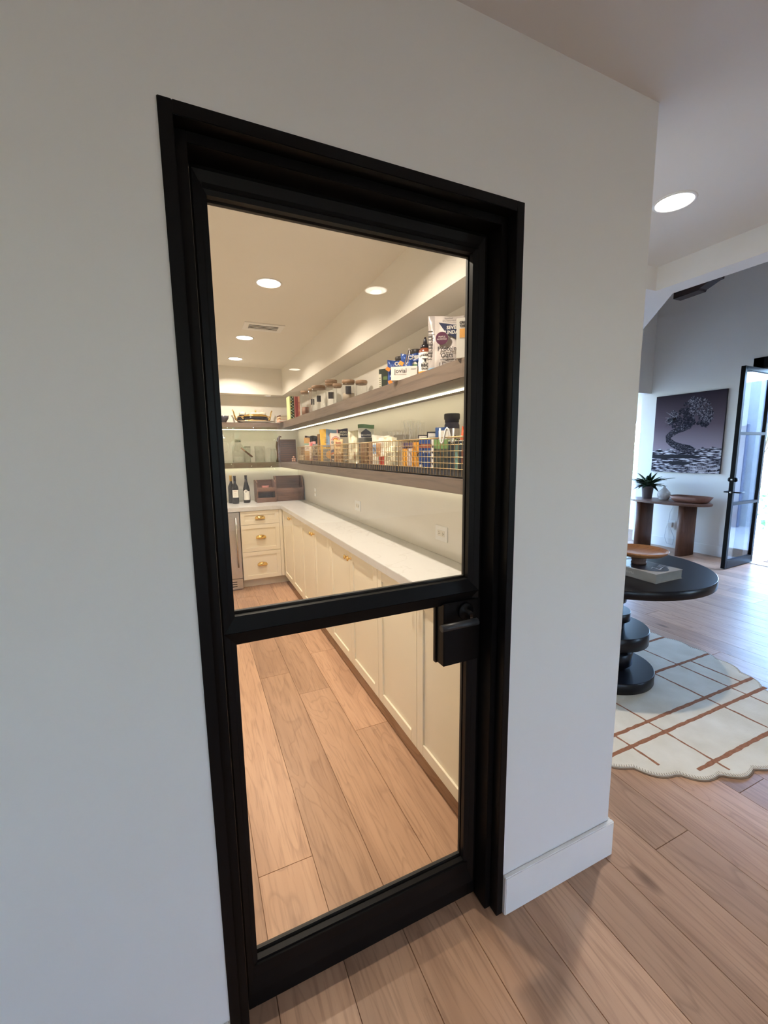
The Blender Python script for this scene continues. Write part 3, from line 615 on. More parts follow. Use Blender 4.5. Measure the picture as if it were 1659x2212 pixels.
# fourth basket
t = it('chip_bag', 'tall yellow and blue cracker bag in the fourth basket', 'bag', 1.105, 2.665, -22)
def pf2(u, v):
    if u < .38 and v > .55: return 0
    if u < .2: return 0
    if v > .52: return 1
    if v > .44: return 3
    return 2
pouch(t, .150, .302, .06, pf2, [cm(238, 190, 76, .35), cm(140, 170, 204, .35), cm(128, 136, 140, .4), cm(242, 200, 96, .35)], 'pouch', seed=31, crumple=.0025)
disc(t, .012, .085, .034, -.034, cm(220, 166, 100), 'printed_cracker'); text('crackers', .020, cm(80, 64, 50), t, .015, .15, -.032, bold=.0005)
for i in range(4): patch(t, -.03, .19+i*.012, -.004, .193+i*.012, -.0285, cm(90, 86, 70), 'print_line')
t = it('tube_packet', 'slim orange stick packet between the yellow bag and the rainbow box', 'packet', 1.068, 2.465, -25); MB().lathe([(.009, .0), (.011, .004), (.011, .235), (.013, .245), (.006, .262), (1e-4, .264)], 0, 0, 16).build('wrapper', cm(246, 172, 128, .4), t)
t = it('snack_bag', 'navy topped bag with pink edge standing behind the rainbow box', 'bag', 1.185, 2.52, -22); pouch(t, .095, .30, .04, lambda u, v: 2 if u < .12 else (0 if v > .78 else 1), [cm(46, 48, 74, .35), cm(220, 214, 206, .4), cm(232, 180, 196, .4)], 'pouch', seed=33, crumple=.002); text('SEVEN\nSUNDAYS', .021, WHT, t, .008, .262, -.0125, bold=.0006)
t = it('granola_bag', 'white granola box with a rainbow arch in the fourth basket', 'box', 1.085, 2.405, -16)
carton(t, .078, .258, .05, cm(232, 224, 210))
for i, (c, r1) in enumerate(((cm(190, 84, 90), .034), (cm(238, 224, 210), .0285), (cm(206, 96, 60), .0245), (cm(226, 160, 60), .019))): disc(t, .002, .200, r1, -.0256-.0003*i, c, 'printed_rainbow', 0, PI, 0, .95)
text('GRAN', .028, INK, t, 0, .184, -.0268, bold=.0004, sx=.9)
MB().prism([(-.039, .118), (.039, .155), (.039, .132), (-.039, .096)], 1, -.0258, -.0252).build('printed_stripe', cm(78, 110, 160), t); MB().prism([(-.039, .096), (.039, .132), (.039, .118), (-.039, .082)], 1, -.0258, -.0252).build('printed_stripe', cm(222, 120, 80), t)
patch(t, -.039, .0, .039, .08, -.0253, cm(64, 80, 104))
r_ = random.Random(9)
for i in range(26): disc(t, -.032+r_.random()*.064, .006+r_.random()*.066, .004+r_.random()*.004, -.0256, cm(232, 226, 214), 'printed_flake')
# third basket
t = it('kraft_bag', 'small folded kraft paper bag at the front of the third basket', 'bag', 1.058, 2.245, -24); pouch(t, .072, .205, .05, lambda u, v: 1 if (.2 < u < .8 and .72 < v < .93) else (2 if v > .45 else 0), [cm(178, 138, 100), cm(172, 112, 78), cm(232, 200, 150)], 'pouch', seed=41, crumple=.003); text('chips', .022, cm(120, 70, 50), t, 0, .125, -.027)
t = it('flour_bag', 'cream paper bag with a folded top in the third basket', 'bag', 1.125, 2.06, -24); pouch(t, .095, .262, .06, lambda u, v: 1 if v < .06 and u > .3 else 0, [cm(232, 224, 196), cm(200, 60, 50)], 'pouch', seed=42, crumple=.006); text('FLOUR', .016, cm(176, 60, 50), t, .0, .08, -.034).rotation_euler = (PI/2, PI/2, 0)
t = it('protein_bag', 'large white bag with a green top and a dark house emblem', 'bag', 1.155, 1.90, -24); pouch(t, .118, .298, .06, lambda u, v: 0 if v > .93 else (1 if v > .70 else (0 if v > .66 else 2)), [cm(92, 124, 88, .35), cm(216, 214, 204, .4), cm(92, 90, 84, .4)], 'pouch', seed=43, crumple=.002)
MB().prism([(-.035, .208), (.035, .208), (.035, .242), (0, .268), (-.035, .242)], 1, -.0255, -.0215).build('printed_house', cm(66, 68, 84), t); text('BONAFIDE', .0135, WHT, t, 0, .222, -.0262, bold=.0004); text('LIQUID', .018, cm(190, 184, 170), t, 0, .165, -.031)
t = it('carton', 'brown carton wedged beside the green topped bag', 'box', 1.10, 1.80, -30); carton(t, .05, .17, .05, cm(150, 116, 88))
# second basket
t = it('carton', 'low brown carton with a blue print at the left of the second basket', 'box', 1.13, 1.66, -28); carton(t, .10, .168, .06, cm(160, 126, 98))
t = thing('card', 'small blue and white card standing on the brown carton', 'box', (1.13, 1.655, ZB+.1685), -28, GB_); carton(t, .055, .028, .012, WHT); patch(t, -.02, .008, .016, .020, -.0063, cm(86, 120, 168))
t = it('tortilla_bag', 'white bread bag with blue and brown print and a red stripe', 'bag', 1.080, 1.475, -34)
def pf3(u, v):
    if v > .8: return 0
    if .42 < u < .72 and v < .38: return 1
    if u < .26 and .45 < v < .75: return 2
    if .28 < u < .55 and .38 < v < .76: return 3
    return 0
pouch(t, .11, .205, .055, pf3, [cm(230, 224, 210, .4), cm(206, 62, 56, .4), cm(132, 160, 196, .4), cm(188, 140, 100, .4)], 'pouch', seed=51, crumple=.003)
t = it('flour_bag', 'cream sack of meal inside the second basket', 'bag', 1.085, 1.345, -26); pouch(t, .08, .19, .055, lambda u, v: 0, [cm(228, 218, 190)], 'pouch', seed=52, crumple=.004)
def clear(x, y, w_, h_, lb, seed, rot=-28):
    t = it('clear_bag', lb, 'bag', x, y, rot); pouch(t, w_, h_, .06, lambda u, v: 0, [M['plastic_film']], 'film', seed=seed, crumple=.009, flare=.25)
    r = random.Random(seed)
    for k in range(7):
        x0 = (r.random()-.5)*w_*.95; MB().tube([(x0, -.022, h_*.62), (x0+.012*(r.random()-.3), -.020, h_*.78), (x0+.04*(r.random()-.5), -.012, h_*.97)], .0011+.0008*r.random(), 5).build('crease_shine', M['white'], t)  # white lines imitate the shine along folds in the film
clear(1.175, 1.50, .12, .235, 'clear plastic bag with gathered top at the left of the second basket', 53); clear(1.175, 1.255, .10, .285, 'tallest clear plastic bag in the second basket', 54); clear(1.172, 1.185, .09, .27, 'clear plastic bag between the first two baskets, with a red print', 55)
t = it('carton', 'grey carton behind the clear bags', 'box', 1.185, 1.385, -60); carton(t, .10, .205, .04, cm(176, 170, 160))
# nearest basket
t = it('noodle_box', 'yellow and purple packet at the left of the nearest basket', 'box', 1.062, 1.052, -35); carton(t, .075, .150, .03, cm(240, 178, 60)); patch(t, -.012, .03, .012, .13, -.0153, cm(222, 220, 224)); patch(t, -.037, .12, .02, .15, -.0153, cm(92, 78, 110)); patch(t, .018, .09, .0375, .12, -.0153, cm(30, 30, 36))
t = it('noodle_box', 'second yellow packet with black rings beside the blue box', 'box', 1.062, .966, -35); carton(t, .05, .150, .03, cm(238, 164, 44)); disc(t, .012, .085, .014, -.0155, INK, 'printed_ring', 0, 2*PI, .008)
t = it('rice_box', 'blue carton with white print in the nearest basket', 'box', 1.066, .890, -35); carton(t, .068, .160, .04, cm(52, 84, 150)); patch(t, -.03, .0, -.014, .04, -.0203, WHT); text('RICE', .018, WHT, t, .005, .10, -.0206); patch(t, -.03, .12, .034, .14, -.0203, cm(170, 90, 60))
for k, (x, y, lb) in enumerate(((1.15, 1.03, 'left'), (1.15, .94, 'right'))):
    t = it('card_box', 'white box with a black outlined top, %s of the pair behind the yellow packets' % lb, 'box', x, y, -40+8*k); carton(t, .085, .190+.012*k, .03, WHT)
    m = MB(); m.box(-.0425, -.0158, .14, -.037, -.0152, .19+.012*k); m.box(.037, -.0158, .14, .0425, -.0152, .19+.012*k); m.box(-.037, -.0158, .184+.012*k, .037, -.0152, .19+.012*k); m.build('printed_border', INK, t)
    for i in range(4): patch(t, -.03, .15+i*.008, .03, .153+i*.008, -.0153, cm(120, 116, 112), 'print_line')
t = it('flatbread_box', 'tilted blue box with a white corner rising from the nearest basket', 'box', 1.10, .800, -40); c = carton(t, .055, .215, .04, cm(60, 92, 150)); patch(t, -.012, .15, .035, .20, -.0203, WHT)
t = it('pasta_box', 'green topped dark box filling the front of the nearest basket', 'box', 1.080, .735, -60); carton(t, .13, .158, .03, cm(58, 64, 56)); patch(t, -.065, .115, .065, .158, -.0153, cm(110, 148, 84)); patch(t, -.065, .0, -.052, .158, -.0156, WHT)
for i in range(5): disc(t, -.0585, .02+i*.026, .004, -.0160, cm(70, 60, 60), 'printed_dot')
t = it('tea_box', 'dark blue tea box at the near end of the nearest basket', 'box', 1.070, .610, -60); carton(t, .085, .150, .04, cm(40, 54, 66)); patch(t, -.008, .02, .006, .13, -.0203, cm(120, 160, 150)); patch(t, .02, .05, .04, .11, -.0203, cm(120, 44, 44)); patch(t, -.0425, .146, .0425, .150, -.0206, WHT)
t = it('tea_box', 'dark green tea box against the near end wires', 'box', 1.14, .548, -20); carton(t, .06, .160, .05, cm(36, 66, 44)); patch(t, -.02, .05, .02, .09, -.0253, cm(96, 40, 52))
t = it('supplement_jar', 'tall black lidded jar standing at the back of the nearest basket', 'jar', 1.18, .835, -40)
MB().lathe([(.034, .001), (.037, .005), (.037, .228), (.033, .238), (.033, .244)], 0, 0, 32).build('body', cm(60, 52, 70, .3), t); label_wrap(t, .0374, .05, .212, cm(216, 206, 196)); label_wrap(t, .0377, .09, .19, cm(222, 120, 104), 'label_print', -PI/2-.9, -PI/2-.25, 12)
label_wrap(t, .0377, .12, .18, INK, 'label_print', -PI/2+.42, -PI/2+.62, 6)
MB().lathe([(.0345, .242), (.0345, .254), (.037, .256), (.0385, .262), (.0385, .280), (.036, .284), (1e-4, .284)], 0, 0, 36).build('lid', cm(52, 50, 54, .5), t)
t = thing('chip_clip', 'white folded plastic bag clip hooked over the basket rim', 'clip', (1.022, .625, ZL+.160), -48)
MB().tube([(-.034, -.006, .052), (-.031, -.006, -.006), (-.026, -.006, -.014), (-.020, -.006, -.006), (-.008, -.006, .045), (-.003, -.006, .052), (.003, -.006, .046), (.016, -.006, -.004), (.022, -.006, -.012), (.027, -.006, -.004), (.026, -.006, .05)], .0045, 8).build('clip_body', M['white'], t)
t = it('snack_bag', 'orange pointed packet behind the white clip', 'bag', 1.13, .655, -45); pouch(t, .055, .215, .03, lambda u, v: 0, [cm(232, 104, 62, .35)], 'pouch', seed=61, flare=-1.2)

# ---- far shelf above: black and gold tea service
GOLD = M['brass']; BLK = cm(26, 24, 32, .12); PORC = cm(226, 220, 204, .15)
t = thing('serving_platter', 'wide pale oval platter with a gold rim on the upper back shelf', 'platter', (.735, 4.412, ZU+.001))
m = MB().lathe([(.10, 0), (.12, .001), (.215, .020), (.222, .024), (.215, .024), (.12, .006), (1e-4, .005)], 0, 0, 48); m.build('dish', PORC, t, 0, 0, Matrix.Diagonal((1, .28, 1, 1)))
MB().lathe([(.219, .0225), (.224, .0245), (.219, .026)], 0, 0, 48, True).build('rim', GOLD, t, 0, 0, Matrix.Diagonal((1, .28, 1, 1)))
t = thing('tureen', 'black and gold lidded tureen on the pale platter', 'tureen', (.735, 4.412, ZU+.025)); E1 = Matrix.Diagonal((1, .40, 1, 1))
MB().lathe([(.06, 0), (.085, .006), (.125, .016), (.135, .030), (.128, .052)], 0, 0, 40).build('bowl', BLK, t, 0, 0, E1)
MB().lathe([(.10, .004), (.128, .010), (.10, .012)], 0, 0, 40, True).build('foot_band', GOLD, t, 0, 0, E1)
MB().lathe([(.128, .050), (.148, .056), (.120, .072), (.085, .080), (.08, .080)], 0, 0, 40).build('lid_band', GOLD, t, 0, 0, E1)
MB().lathe([(.086, .079), (.06, .094), (.02, .100), (1e-4, .101)], 0, 0, 40).build('lid', PORC, t, 0, 0, E1)
MB().lathe([(.006, .099), (.012, .106), (.006, .112), (.011, .119), (.005, .126), (1e-4, .130)], 0, 0, 16).build('finial', GOLD, t)
m = MB()
for sx in (-1, 1): m.tube([(sx*.13, 0, .04), (sx*.16, 0, .055), (sx*.165, 0, .04), (sx*.14, 0, .024)], .006, 8)
m.build('handles', GOLD, t)
def teapot(x, y, sx, lb):
    t = thing('teapot', lb, 'teapot', (x, y, ZU+.001), 0, 'black and gold teapots'); t.scale = (.95, .84, 1.16)
    MB().lathe([(.03, 0), (.055, .010), (.072, .035), (.066, .064), (.04, .085), (.036, .088)], 0, 0, 32).build('body', BLK, t)
    MB().lathe([(.066, .062), (.069, .066), (.062, .072)], 0, 0, 32, True).build('band', GOLD, t)
    MB().lathe([(.036, .086), (.043, .092), (.043, .112), (.036, .118), (.012, .122), (.012, .123)], 0, 0, 28).build('lid', PORC, t)
    MB().lathe([(.004, .122), (.008, .130), (.003, .136), (1e-4, .142)], 0, 0, 12).build('finial', PORC, t)
    MB().tube([(sx*.055, 0, .03), (sx*.085, 0, .045), (sx*.100, 0, .085), (sx*.108, 0, .12), (sx*.122, 0, .138)], .01, 10, True, [.016, .013, .009, .007, .008]).build('spout', GOLD, t)
    MB().tube([(-sx*.06, 0, .075), (-sx*.10, 0, .085), (-sx*.105, 0, .05), (-sx*.068, 0, .025)], .006, 8).build('handle', GOLD, t)
teapot(.595, 4.528, -1, 'black teapot with its gold spout pointing left'); teapot(.835, 4.532, 1, 'black teapot with its tall gold spout pointing right')
t = thing('bowl', 'dark banded bowl at the left end of the upper back shelf', 'bowl', (.365, 4.45, ZU+.001)); MB().lathe([(.03, 0), (.036, .006), (.062, .05), (.066, .082), (.062, .082), (.03, .01), (1e-4, .009)], 0, 0, 32).build('body', cm(70, 66, 74, .2), t); MB().lathe([(.0655, .076), (.068, .082), (.0655, .085)], 0, 0, 32, True).build('rim', PORC, t)

# ---- far shelf below: glassware and carved stand
GL = 'glassware on the lower back shelf'; ZS = ZL+.0005
def gl(name, lb, cat, x, y, prof, seg=32):
    t = thing(name, lb, cat, (x, y, ZS), 0, GL); MB().lathe(prof, 0, 0, seg, True).build('glass_body', M['jar'], t); return t
t = gl('glass_jug', 'square shouldered glass jug with a wooden scoop on the lower back shelf', 'jug', .515, 4.46, [(1e-4, .004), (.066, .002), (.071, .008), (.071, .155), (.066, .19), (.034, .23), (.031, .245), (.031, .27), (.036, .274), (.036, .283), (.031, .285), (.028, .245), (.030, .228), (.062, .185), (.067, .155), (.067, .012), (1e-4, .009)])
MB().lathe([(.0315, .246), (.034, .250), (.034, .268), (.0315, .272)], 0, 0, 28, True).build('neck_ring', cm(140, 146, 132, .3), t)
MB().box(-.055, -.006, -.010, .055, .004, .010).build('scoop_handle', cm(72, 44, 34), t, .002, 0, Matrix.Translation((.108, -.095, .105)) @ Matrix.Rotation(.72, 4, 'Y'))
MB().box(-.03, -.003, -.009, .03, .003, .009).build('scoop_strap', cm(136, 104, 84), t, .001, 0, Matrix.Translation((.045, -.085, .16)) @ Matrix.Rotation(.72, 4, 'Y'))
t = gl('glass_tumbler', 'short glass with a dark rim half hidden behind the jug', 'glass', .628, 4.52, [(1e-4, .003), (.034, .002), (.036, .19), (.034, .19), (.032, .006), (1e-4, .006)]); MB().lathe([(.0355, .188), (.038, .190), (.038, .194), (.0355, .196)], 0, 0, 28, True).build('rim', cm(84, 70, 60, .4), t)
gl('glass_vase', 'plain cylinder glass vase in the middle of the lower back shelf', 'vase', .765, 4.46, [(1e-4, .004), (.056, .002), (.060, .006), (.061, .198), (.058, .198), (.056, .016), (1e-4, .014)])
gl('glass_carafe', 'small waisted glass carafe beside the carved stand', 'carafe', .925, 4.45, [(1e-4, .004), (.030, .002), (.036, .02), (.038, .06), (.030, .115), (.027, .135), (.033, .165), (.031, .165), (.024, .135), (.034, .06), (.030, .016), (1e-4, .012)])
t = thing('glass_decanter', 'glass jug with a round handle at the left end of the lower back shelf', 'jug', (.30, 4.45, ZS), 0, GL); MB().lathe([(1e-4, .004), (.05, .002), (.058, .01), (.05, .10), (.035, .2), (.033, .25), (.030, .25), (.046, .10), (1e-4, .01)], 0, 0, 28, True).build('glass_body', M['jar'], t)
MB().tube([(.045, 0, .255)]+[(.06+.05*math.sin(a), 0, .19+.065*math.cos(a)) for a in [i*PI/8 for i in range(9)]]+[(.05, 0, .10), (.045, 0, .03)], .006, 8).build('handle', M['jar'], t)
t = thing('carved_stand', 'dark carved wooden stand with an elephant trunk post in the shelf corner', 'stand', (1.09, 4.47, ZS), -8)
DW = wood('carved_wood', s(104, 68, 48), s(80, 50, 36), s(42, 26, 20), 0, .5, freq=2.0)
box('panel', DW, (-.075, -.012, 0, .125, .012, .28), t, .003)
MB().tube([(-.098, -.01, 0), (-.094, -.01, .06), (-.096, -.01, .13), (-.100, -.01, .19), (-.092, -.01, .25), (-.086, -.01, .29), (-.070, -.01, .318), (-.050, -.01, .310)], .02, 12, True, [.030, .022, .019, .024, .024, .019, .012, .008]).build('trunk_post', DW, t)
m = MB()
for i in range(9): m.box(-.07, -.0135, .018+i*.028, .12, -.0122, .026+i*.028)
m.build('carved_groove', cm(52, 36, 30), t)
for z, lb in ((0, 'lower'), (.024, 'middle'), (.048, 'upper')):
    for k in range(2):
        if z == .048 and k: continue
        t = thing('wooden_ball', '%s small pink wooden ball %sby the carved stand' % (lb, 'at front ' if k else ''), 'ball', (1.160+.012*(z > .04)+k*.025, 4.415+.0*k, ZS+.0125+z), 0, 'small stacked balls'); MB().sphere((0, 0, 0), .0125, 14, 8).build('ball', cm(206, 158, 130), t)
t = thing('card_stand', 'small cream card standing at the left of the farthest basket', 'card', (1.085, 3.62, ZS), -20); box('card', cm(236, 222, 190), (-.022, -.003, 0, .022, .003, .085), t, .001)
t = thing('picture_frame', 'small dark frame with pale edge behind the cream card', 'frame', (1.13, 3.68, ZS), -20); box('panel', cm(112, 90, 76), (-.03, -.004, .004, .03, .004, .171), t); m = MB(); m.box(-.033, -.006, 0, -.03, .006, .175); m.box(.03, -.006, 0, .033, .006, .175); m.box(-.03, -.006, .171, .03, .006, .175); m.box(-.03, -.006, 0, .03, .006, .004); m.build('edge', cm(214, 190, 150), t)

# ---- on the worktop
ZW = .9355
def bottle(x, y, lb, cap, gl_, kind=0):
    t = thing('wine_bottle', lb, 'bottle', (x, y, ZW), 0, 'wine bottles on the worktop')
    pr = [(.036, 0), (.038, .004), (.038, .185), (.034, .205), (.018, .235), (.0145, .25), (.0145, .318)] if kind == 0 else [(.038, 0), (.040, .004), (.040, .15), (.037, .175), (.024, .225), (.0155, .262), (.0145, .318)]
    MB().lathe(pr, 0, 0, 36).build('glass_body', gl_, t)
    MB().lathe([(.0152, .262), (.0152, .318), (.0165, .318), (.0165, .326), (.015, .329), (1e-4, .329)], 0, 0, 24).build('capsule', cap, t)
    return t
DG = cm(18, 20, 26, .08)
t = bottle(.437, 4.29, 'front left dark wine bottle with a square cream label', cm(22, 20, 26, .3), DG); label_wrap(t, .0385, .075, .165, M['paper'], 'label', -PI/2-1.0, -PI/2+1.0, 16); text('RESERVA', .010, cm(150, 60, 60), t, 0, .150, -.0392)
for i in range(4): patch(t, -.016, .09+i*.012, .012, .0915+i*.012, -.0388, cm(150, 140, 130), 'print_line')
t = bottle(.402, 4.39, 'wine bottle with a yellow capsule behind the left bottle', cm(206, 166, 70, .35), DG)
t = bottle(.568, 4.33, 'right dark wine bottle with an arched cream label', cm(22, 20, 26, .3), DG, 1); label_wrap(t, .0405, .035, .140, M['paper'], 'label', -PI/2-1.1, -PI/2+.9, 16); disc(t, -.012, .138, .022, -.0392, M['paper'], 'label_arch'); disc(t, -.013, .135, .010, -.0400, cm(110, 104, 110), 'label_emblem', 0, 2*PI, .006); label_wrap(t, .0158, .252, .262, cm(196, 150, 160), 'neck_band')
t = thing('glass_tumbler', 'plain glass tumbler standing between the wine bottles', 'glass', (.512, 4.42, ZW)); MB().lathe([(1e-4, .004), (.036, .002), (.040, .16), (.038, .16), (.034, .012), (1e-4, .010)], 0, 0, 28, True).build('glass_body', M['jar'], t)
WB = wood('bin_wood', s(124, 92, 74), s(106, 77, 62), s(74, 54, 44), 0, .5)
t = thing('wooden_organizer', 'small two tier wooden organizer beside the wine bottles', 'organizer', (.785, 4.33, ZW), 2)
for sx in (-1, 1): MB().prism([(-.10, 0), (.10, 0), (.10, .265), (-.04, .265), (-.10, .24)], 0, sx*.107-.006, sx*.107+.006).build('side', WB, t, .001)
box('back', WB, (-.101, .088, 0, .101, .1, .262), t); box('bottom', WB, (-.101, -.098, 0, .101, .088, .012), t); box('shelf', WB, (-.101, -.09, .125, .101, .088, .136), t)
box('front_lip', WB, (-.101, -.1, .012, .101, -.09, .055), t, .001); box('front_lip', WB, (-.101, -.1, .136, .101, -.09, .178), t, .001)
t2 = thing('packet', 'small pink packet lying in the upper tray of the organizer', 'packet', (.79, 4.32, ZW+.137), 10); pouch(t2, .09, .06, .03, lambda u, v: 0, [cm(186, 120, 110)], 'pouch', seed=71, nu=10, nv=8)
t = thing('wooden_bin', 'large wooden bread bin with a slatted front in the worktop corner', 'bin', (1.082, 4.37, ZW), -4); t.scale = (.93, 1, 1)
for sx in (-1, 1): MB().prism([(-.11, 0), (.12, 0), (.12, .302), (-.03, .302), (-.11, .17)], 0, sx*.176-.007, sx*.176+.007).build('side', WB, t, .001)
box('back', WB, (-.168, .108, 0, .168, .12, .300), t); box('bottom', WB, (-.168, -.10, 0, .168, .108, .012), t); box('front', WB, (-.168, -.108, .012, .168, -.098, .16), t, .001)
for i in range(4): box('slat', WB, (-.166, -.113, .020+i*.026, .166, -.108, .036+i*.026), t, .001)
m = MB()
for i in range(5): m.box(.075+i*.018, -.115, .016, .078+i*.018, -.113, .125)
m.build('front_lattice', cm(140, 108, 88), t)
# ------------------------------------------------------------------ room beyond the opening
a = MB(); a.box(7.5, 3.64, 0, 7.6, 6.0, .93); a.box(7.5, 3.64, 2.02, 7.6, 6.0, 2.7); a.box(7.5, 3.64, .93, 7.6, 3.95, 2.02); a.box(7.5, 5.6, .93, 7.6, 6.0, 2.02)
struct(a.build('wall_alcove', M['wall']), 'outer wall of the room beyond the opening', 'wall')
a = MB(); a.box(4.4, 5.9, 0, 4.6, 6.0, 2.7); a.box(7.3, 5.9, 0, 7.5, 6.0, 2.7); a.box(4.6, 5.9, 2.5, 7.3, 6.0, 2.7); a.box(4.3, 3.64, 0, 4.4, 6.0, 2.7);  a.box(6.78, 3.55, 0, 7.6, 3.64, 2.7)
struct(a.build('wall_alcove_back', M['wall']), 'back walls of the room beyond the opening', 'wall')
w_ = bpy.data.objects.new('added_window_6', None); COL.objects.link(w_); struct(w_, 'unseen glazing added to brighten the room beyond the opening', 'window')  # added unseen glazing that brightens the room past the opening
f = MB()
for x in (4.6, 5.93, 7.25): f.box(x, 5.92, 0, x+.05, 5.98, 2.5)
f.box(4.65, 5.92, 2.45, 7.25, 5.98, 2.5); f.box(4.65, 5.92, 0, 7.25, 5.98, .05); f.build('frame', M['black'], w_)
box('pane', M['glass'], (4.65, 5.947, .05, 5.93, 5.953, 2.45), w_); box('pane', M['glass'], (5.98, 5.947, .05, 7.25, 5.953, 2.45), w_)
struct(box('ceiling_alcove', M['ceiling'], (4.3, 3.64, 2.6, 7.6, 6.0, 2.7)), 'ceiling of the room beyond the opening', 'ceiling')
struct(box('floor_alcove', M['oak_base'], (4.3, 3.62, -.1, 7.6, 6.0, -.001)), 'floor of the room beyond the opening', 'floor')
fw = bpy.data.objects.new('window_1', None); COL.objects.link(fw); struct(fw, 'bright window with horizontal glazing bars beyond the opening', 'window')
f = MB(); f.box(7.52, 3.95, .93, 7.58, 3.99, 2.02); f.box(7.52, 5.56, .93, 7.58, 5.6, 2.02); f.box(7.52, 3.95, 1.98, 7.58, 5.6, 2.02); f.box(7.52, 3.95, .93, 7.58, 5.6, .97)
f.build('frame', M['white'], fw)
for i in range(4): box('glazing_bar', M['white'], (7.54, 3.99, 1.16+i*.205, 7.56, 5.56, 1.172+i*.205), fw)
box('pane', M['glass'], (7.547, 3.99, .97, 7.553, 5.56, 1.98), fw)

# ------------------------------------------------------------------ living room
DK = wood('dark_beam', s(58, 40, 34), s(44, 30, 26), s(24, 16, 14), 1, .55)
t = thing('roof_truss', 'dark timber truss end showing under the white header beam', 'truss', (5.5, 2.3, 3.3))
MB().prism([(-.22, .0), (.06, .01), (.07, .03), (-.02+.22, .085), (.45, .50), (-.22, .50)][:4]+[(.24, .09), (.24, 1.0), (-.22, 1.0)], 0, -.07, .07).build('post_bracket', DK, t, 0, 0, Matrix.Diagonal((1, -1, 1, 1)))
MB().prism([(-.20, .055), (.02, .075), (.20, .12), (.20, .2), (-.20, .2)], 0, -.075, -.07).build('steel_plate', M['black'], t, 0, 0, Matrix.Diagonal((1, -1, 1, 1)))
box('tie_beam', DK, (-.09, -9.8, .45, .09, 1.2, .75), t)

# art print
t = thing('art_print', 'large purple grey tree photograph hanging above the console table', 'picture', (6.648, 2.931, 1.731), -90)
AW, AH = .955, 1.148
q = NT('art_sky'); tc = q.n('ShaderNodeTexCoord'); sp = q.n('ShaderNodeSeparateXYZ'); q.l(tc.outputs['Object'], sp.inputs[0])
mr = q.n('ShaderNodeMapRange'); mr.inputs[1].default_value = -.25; mr.inputs[2].default_value = .57; q.l(sp.outputs[2], mr.inputs[0])
M['art_sky'] = q.set(q.ramp(mr.outputs[0], [(0, s(150, 136, 146)), (.45, s(96, 82, 92)), (1, s(44, 36, 48))]), .8, 0, .15)
box('backing_board', cm(46, 42, 50), (-AW/2, -.028, -AH/2, AW/2, -.002, AH/2), t)
box('printed_sky', M['art_sky'], (-AW/2+.001, -.029, -AH/2+.001, AW/2-.001, -.028, AH/2-.001), t)
q = NT('art_rock'); v_ = q.coords((10, 1, 46)); n_ = q.noise(v_, 1.0, 9, .35)
M['art_rock'] = q.set(q.ramp(n_, [(.42, s(28, 26, 36)), (.5, s(104, 98, 110)), (.60, s(214, 210, 216))]), .8, 0, .15)
q = NT('art_leaf'); n_ = q.noise(q.coords((34, 1, 34)), 1.0, 5, .8)
M['art_leaf'] = q.set(q.ramp(n_, [(.44, s(24, 22, 34)), (.56, s(50, 46, 60)), (.72, s(104, 98, 108))]), .8, 0, .15)
q = NT('art_leaf_light'); n_ = q.noise(q.coords((40, 1, 40)), 1.0, 5, 1.2)
M['art_leaf_light'] = q.set(q.ramp(n_, [(.42, s(34, 32, 44)), (.52, s(84, 80, 92)), (.66, s(152, 146, 154))]), .8, 0, .15)
q = NT('art_bark'); n_ = q.noise(q.coords((26, 1, 60)), 1.0, 4, 2.0)
M['art_bark'] = q.set(q.ramp(n_, [(.44, s(26, 24, 34)), (.58, s(66, 62, 74)), (.70, s(168, 162, 170))]), .8, 0, .15)
def ap(u, v): return ((u-.5)*AW, (.5-v)*AH)
def apoly(pts, mat, y, name): return MB().prism([ap(*p) for p in pts], 1, -y-.0006, -y).build(name, mat, t)
r_ = random.Random(17)
hz = [(i/24, .70+.012*math.sin(i*1.7)+.008*r_.random()-(.02 if i > 17 else 0)) for i in range(25)]
apoly([(.001, .999)]+[(min(.999, max(.001, a)), b) for a, b in hz]+[(.999, .999)], M['art_rock'], .0292, 'printed_rocks')
apoly([(.0+.001, .775), (.3, .765), (.55, .77), (.8, .79), (.7, .81), (.45, .815), (.2, .825), (.001, .815)], cm(30, 28, 38, .9), .0300, 'printed_shadow')
apoly([(.22, .865), (.4, .85), (.56, .862), (.60, .885), (.5, .905), (.3, .895)], cm(30, 28, 38, .9), .0300, 'printed_shadow')
def ribbon(path, mat, y, name):
    L, R_ = [], []
    for i, (u, v, w_) in enumerate(path):
        p0 = path[max(0, i-1)]; p1 = path[min(len(path)-1, i+1)]; dx, dy = (p1[0]-p0[0])*AW, (p1[1]-p0[1])*AH; l = math.hypot(dx, dy) or 1
        L.append((u-dy/l*w_/AW, v+dx/l*w_/AH)); R_.append((u+dy/l*w_/AW, v-dx/l*w_/AH))
    apoly(L+R_[::-1], mat, y, name)
ribbon([(.63, .735, .055), (.54, .70, .062), (.43, .675, .055), (.32, .635, .046), (.245, .585, .044), (.235, .535, .044), (.29, .49, .046), (.37, .455, .046), (.46, .435, .044), (.54, .405, .036), (.585, .36, .028), (.565, .31, .022)], M['art_bark'], .0304, 'printed_trunk')
ribbon([(.40, .45, .035), (.44, .40, .026), (.485, .35, .022), (.50, .28, .018)], M['art_bark'], .0306, 'printed_trunk')
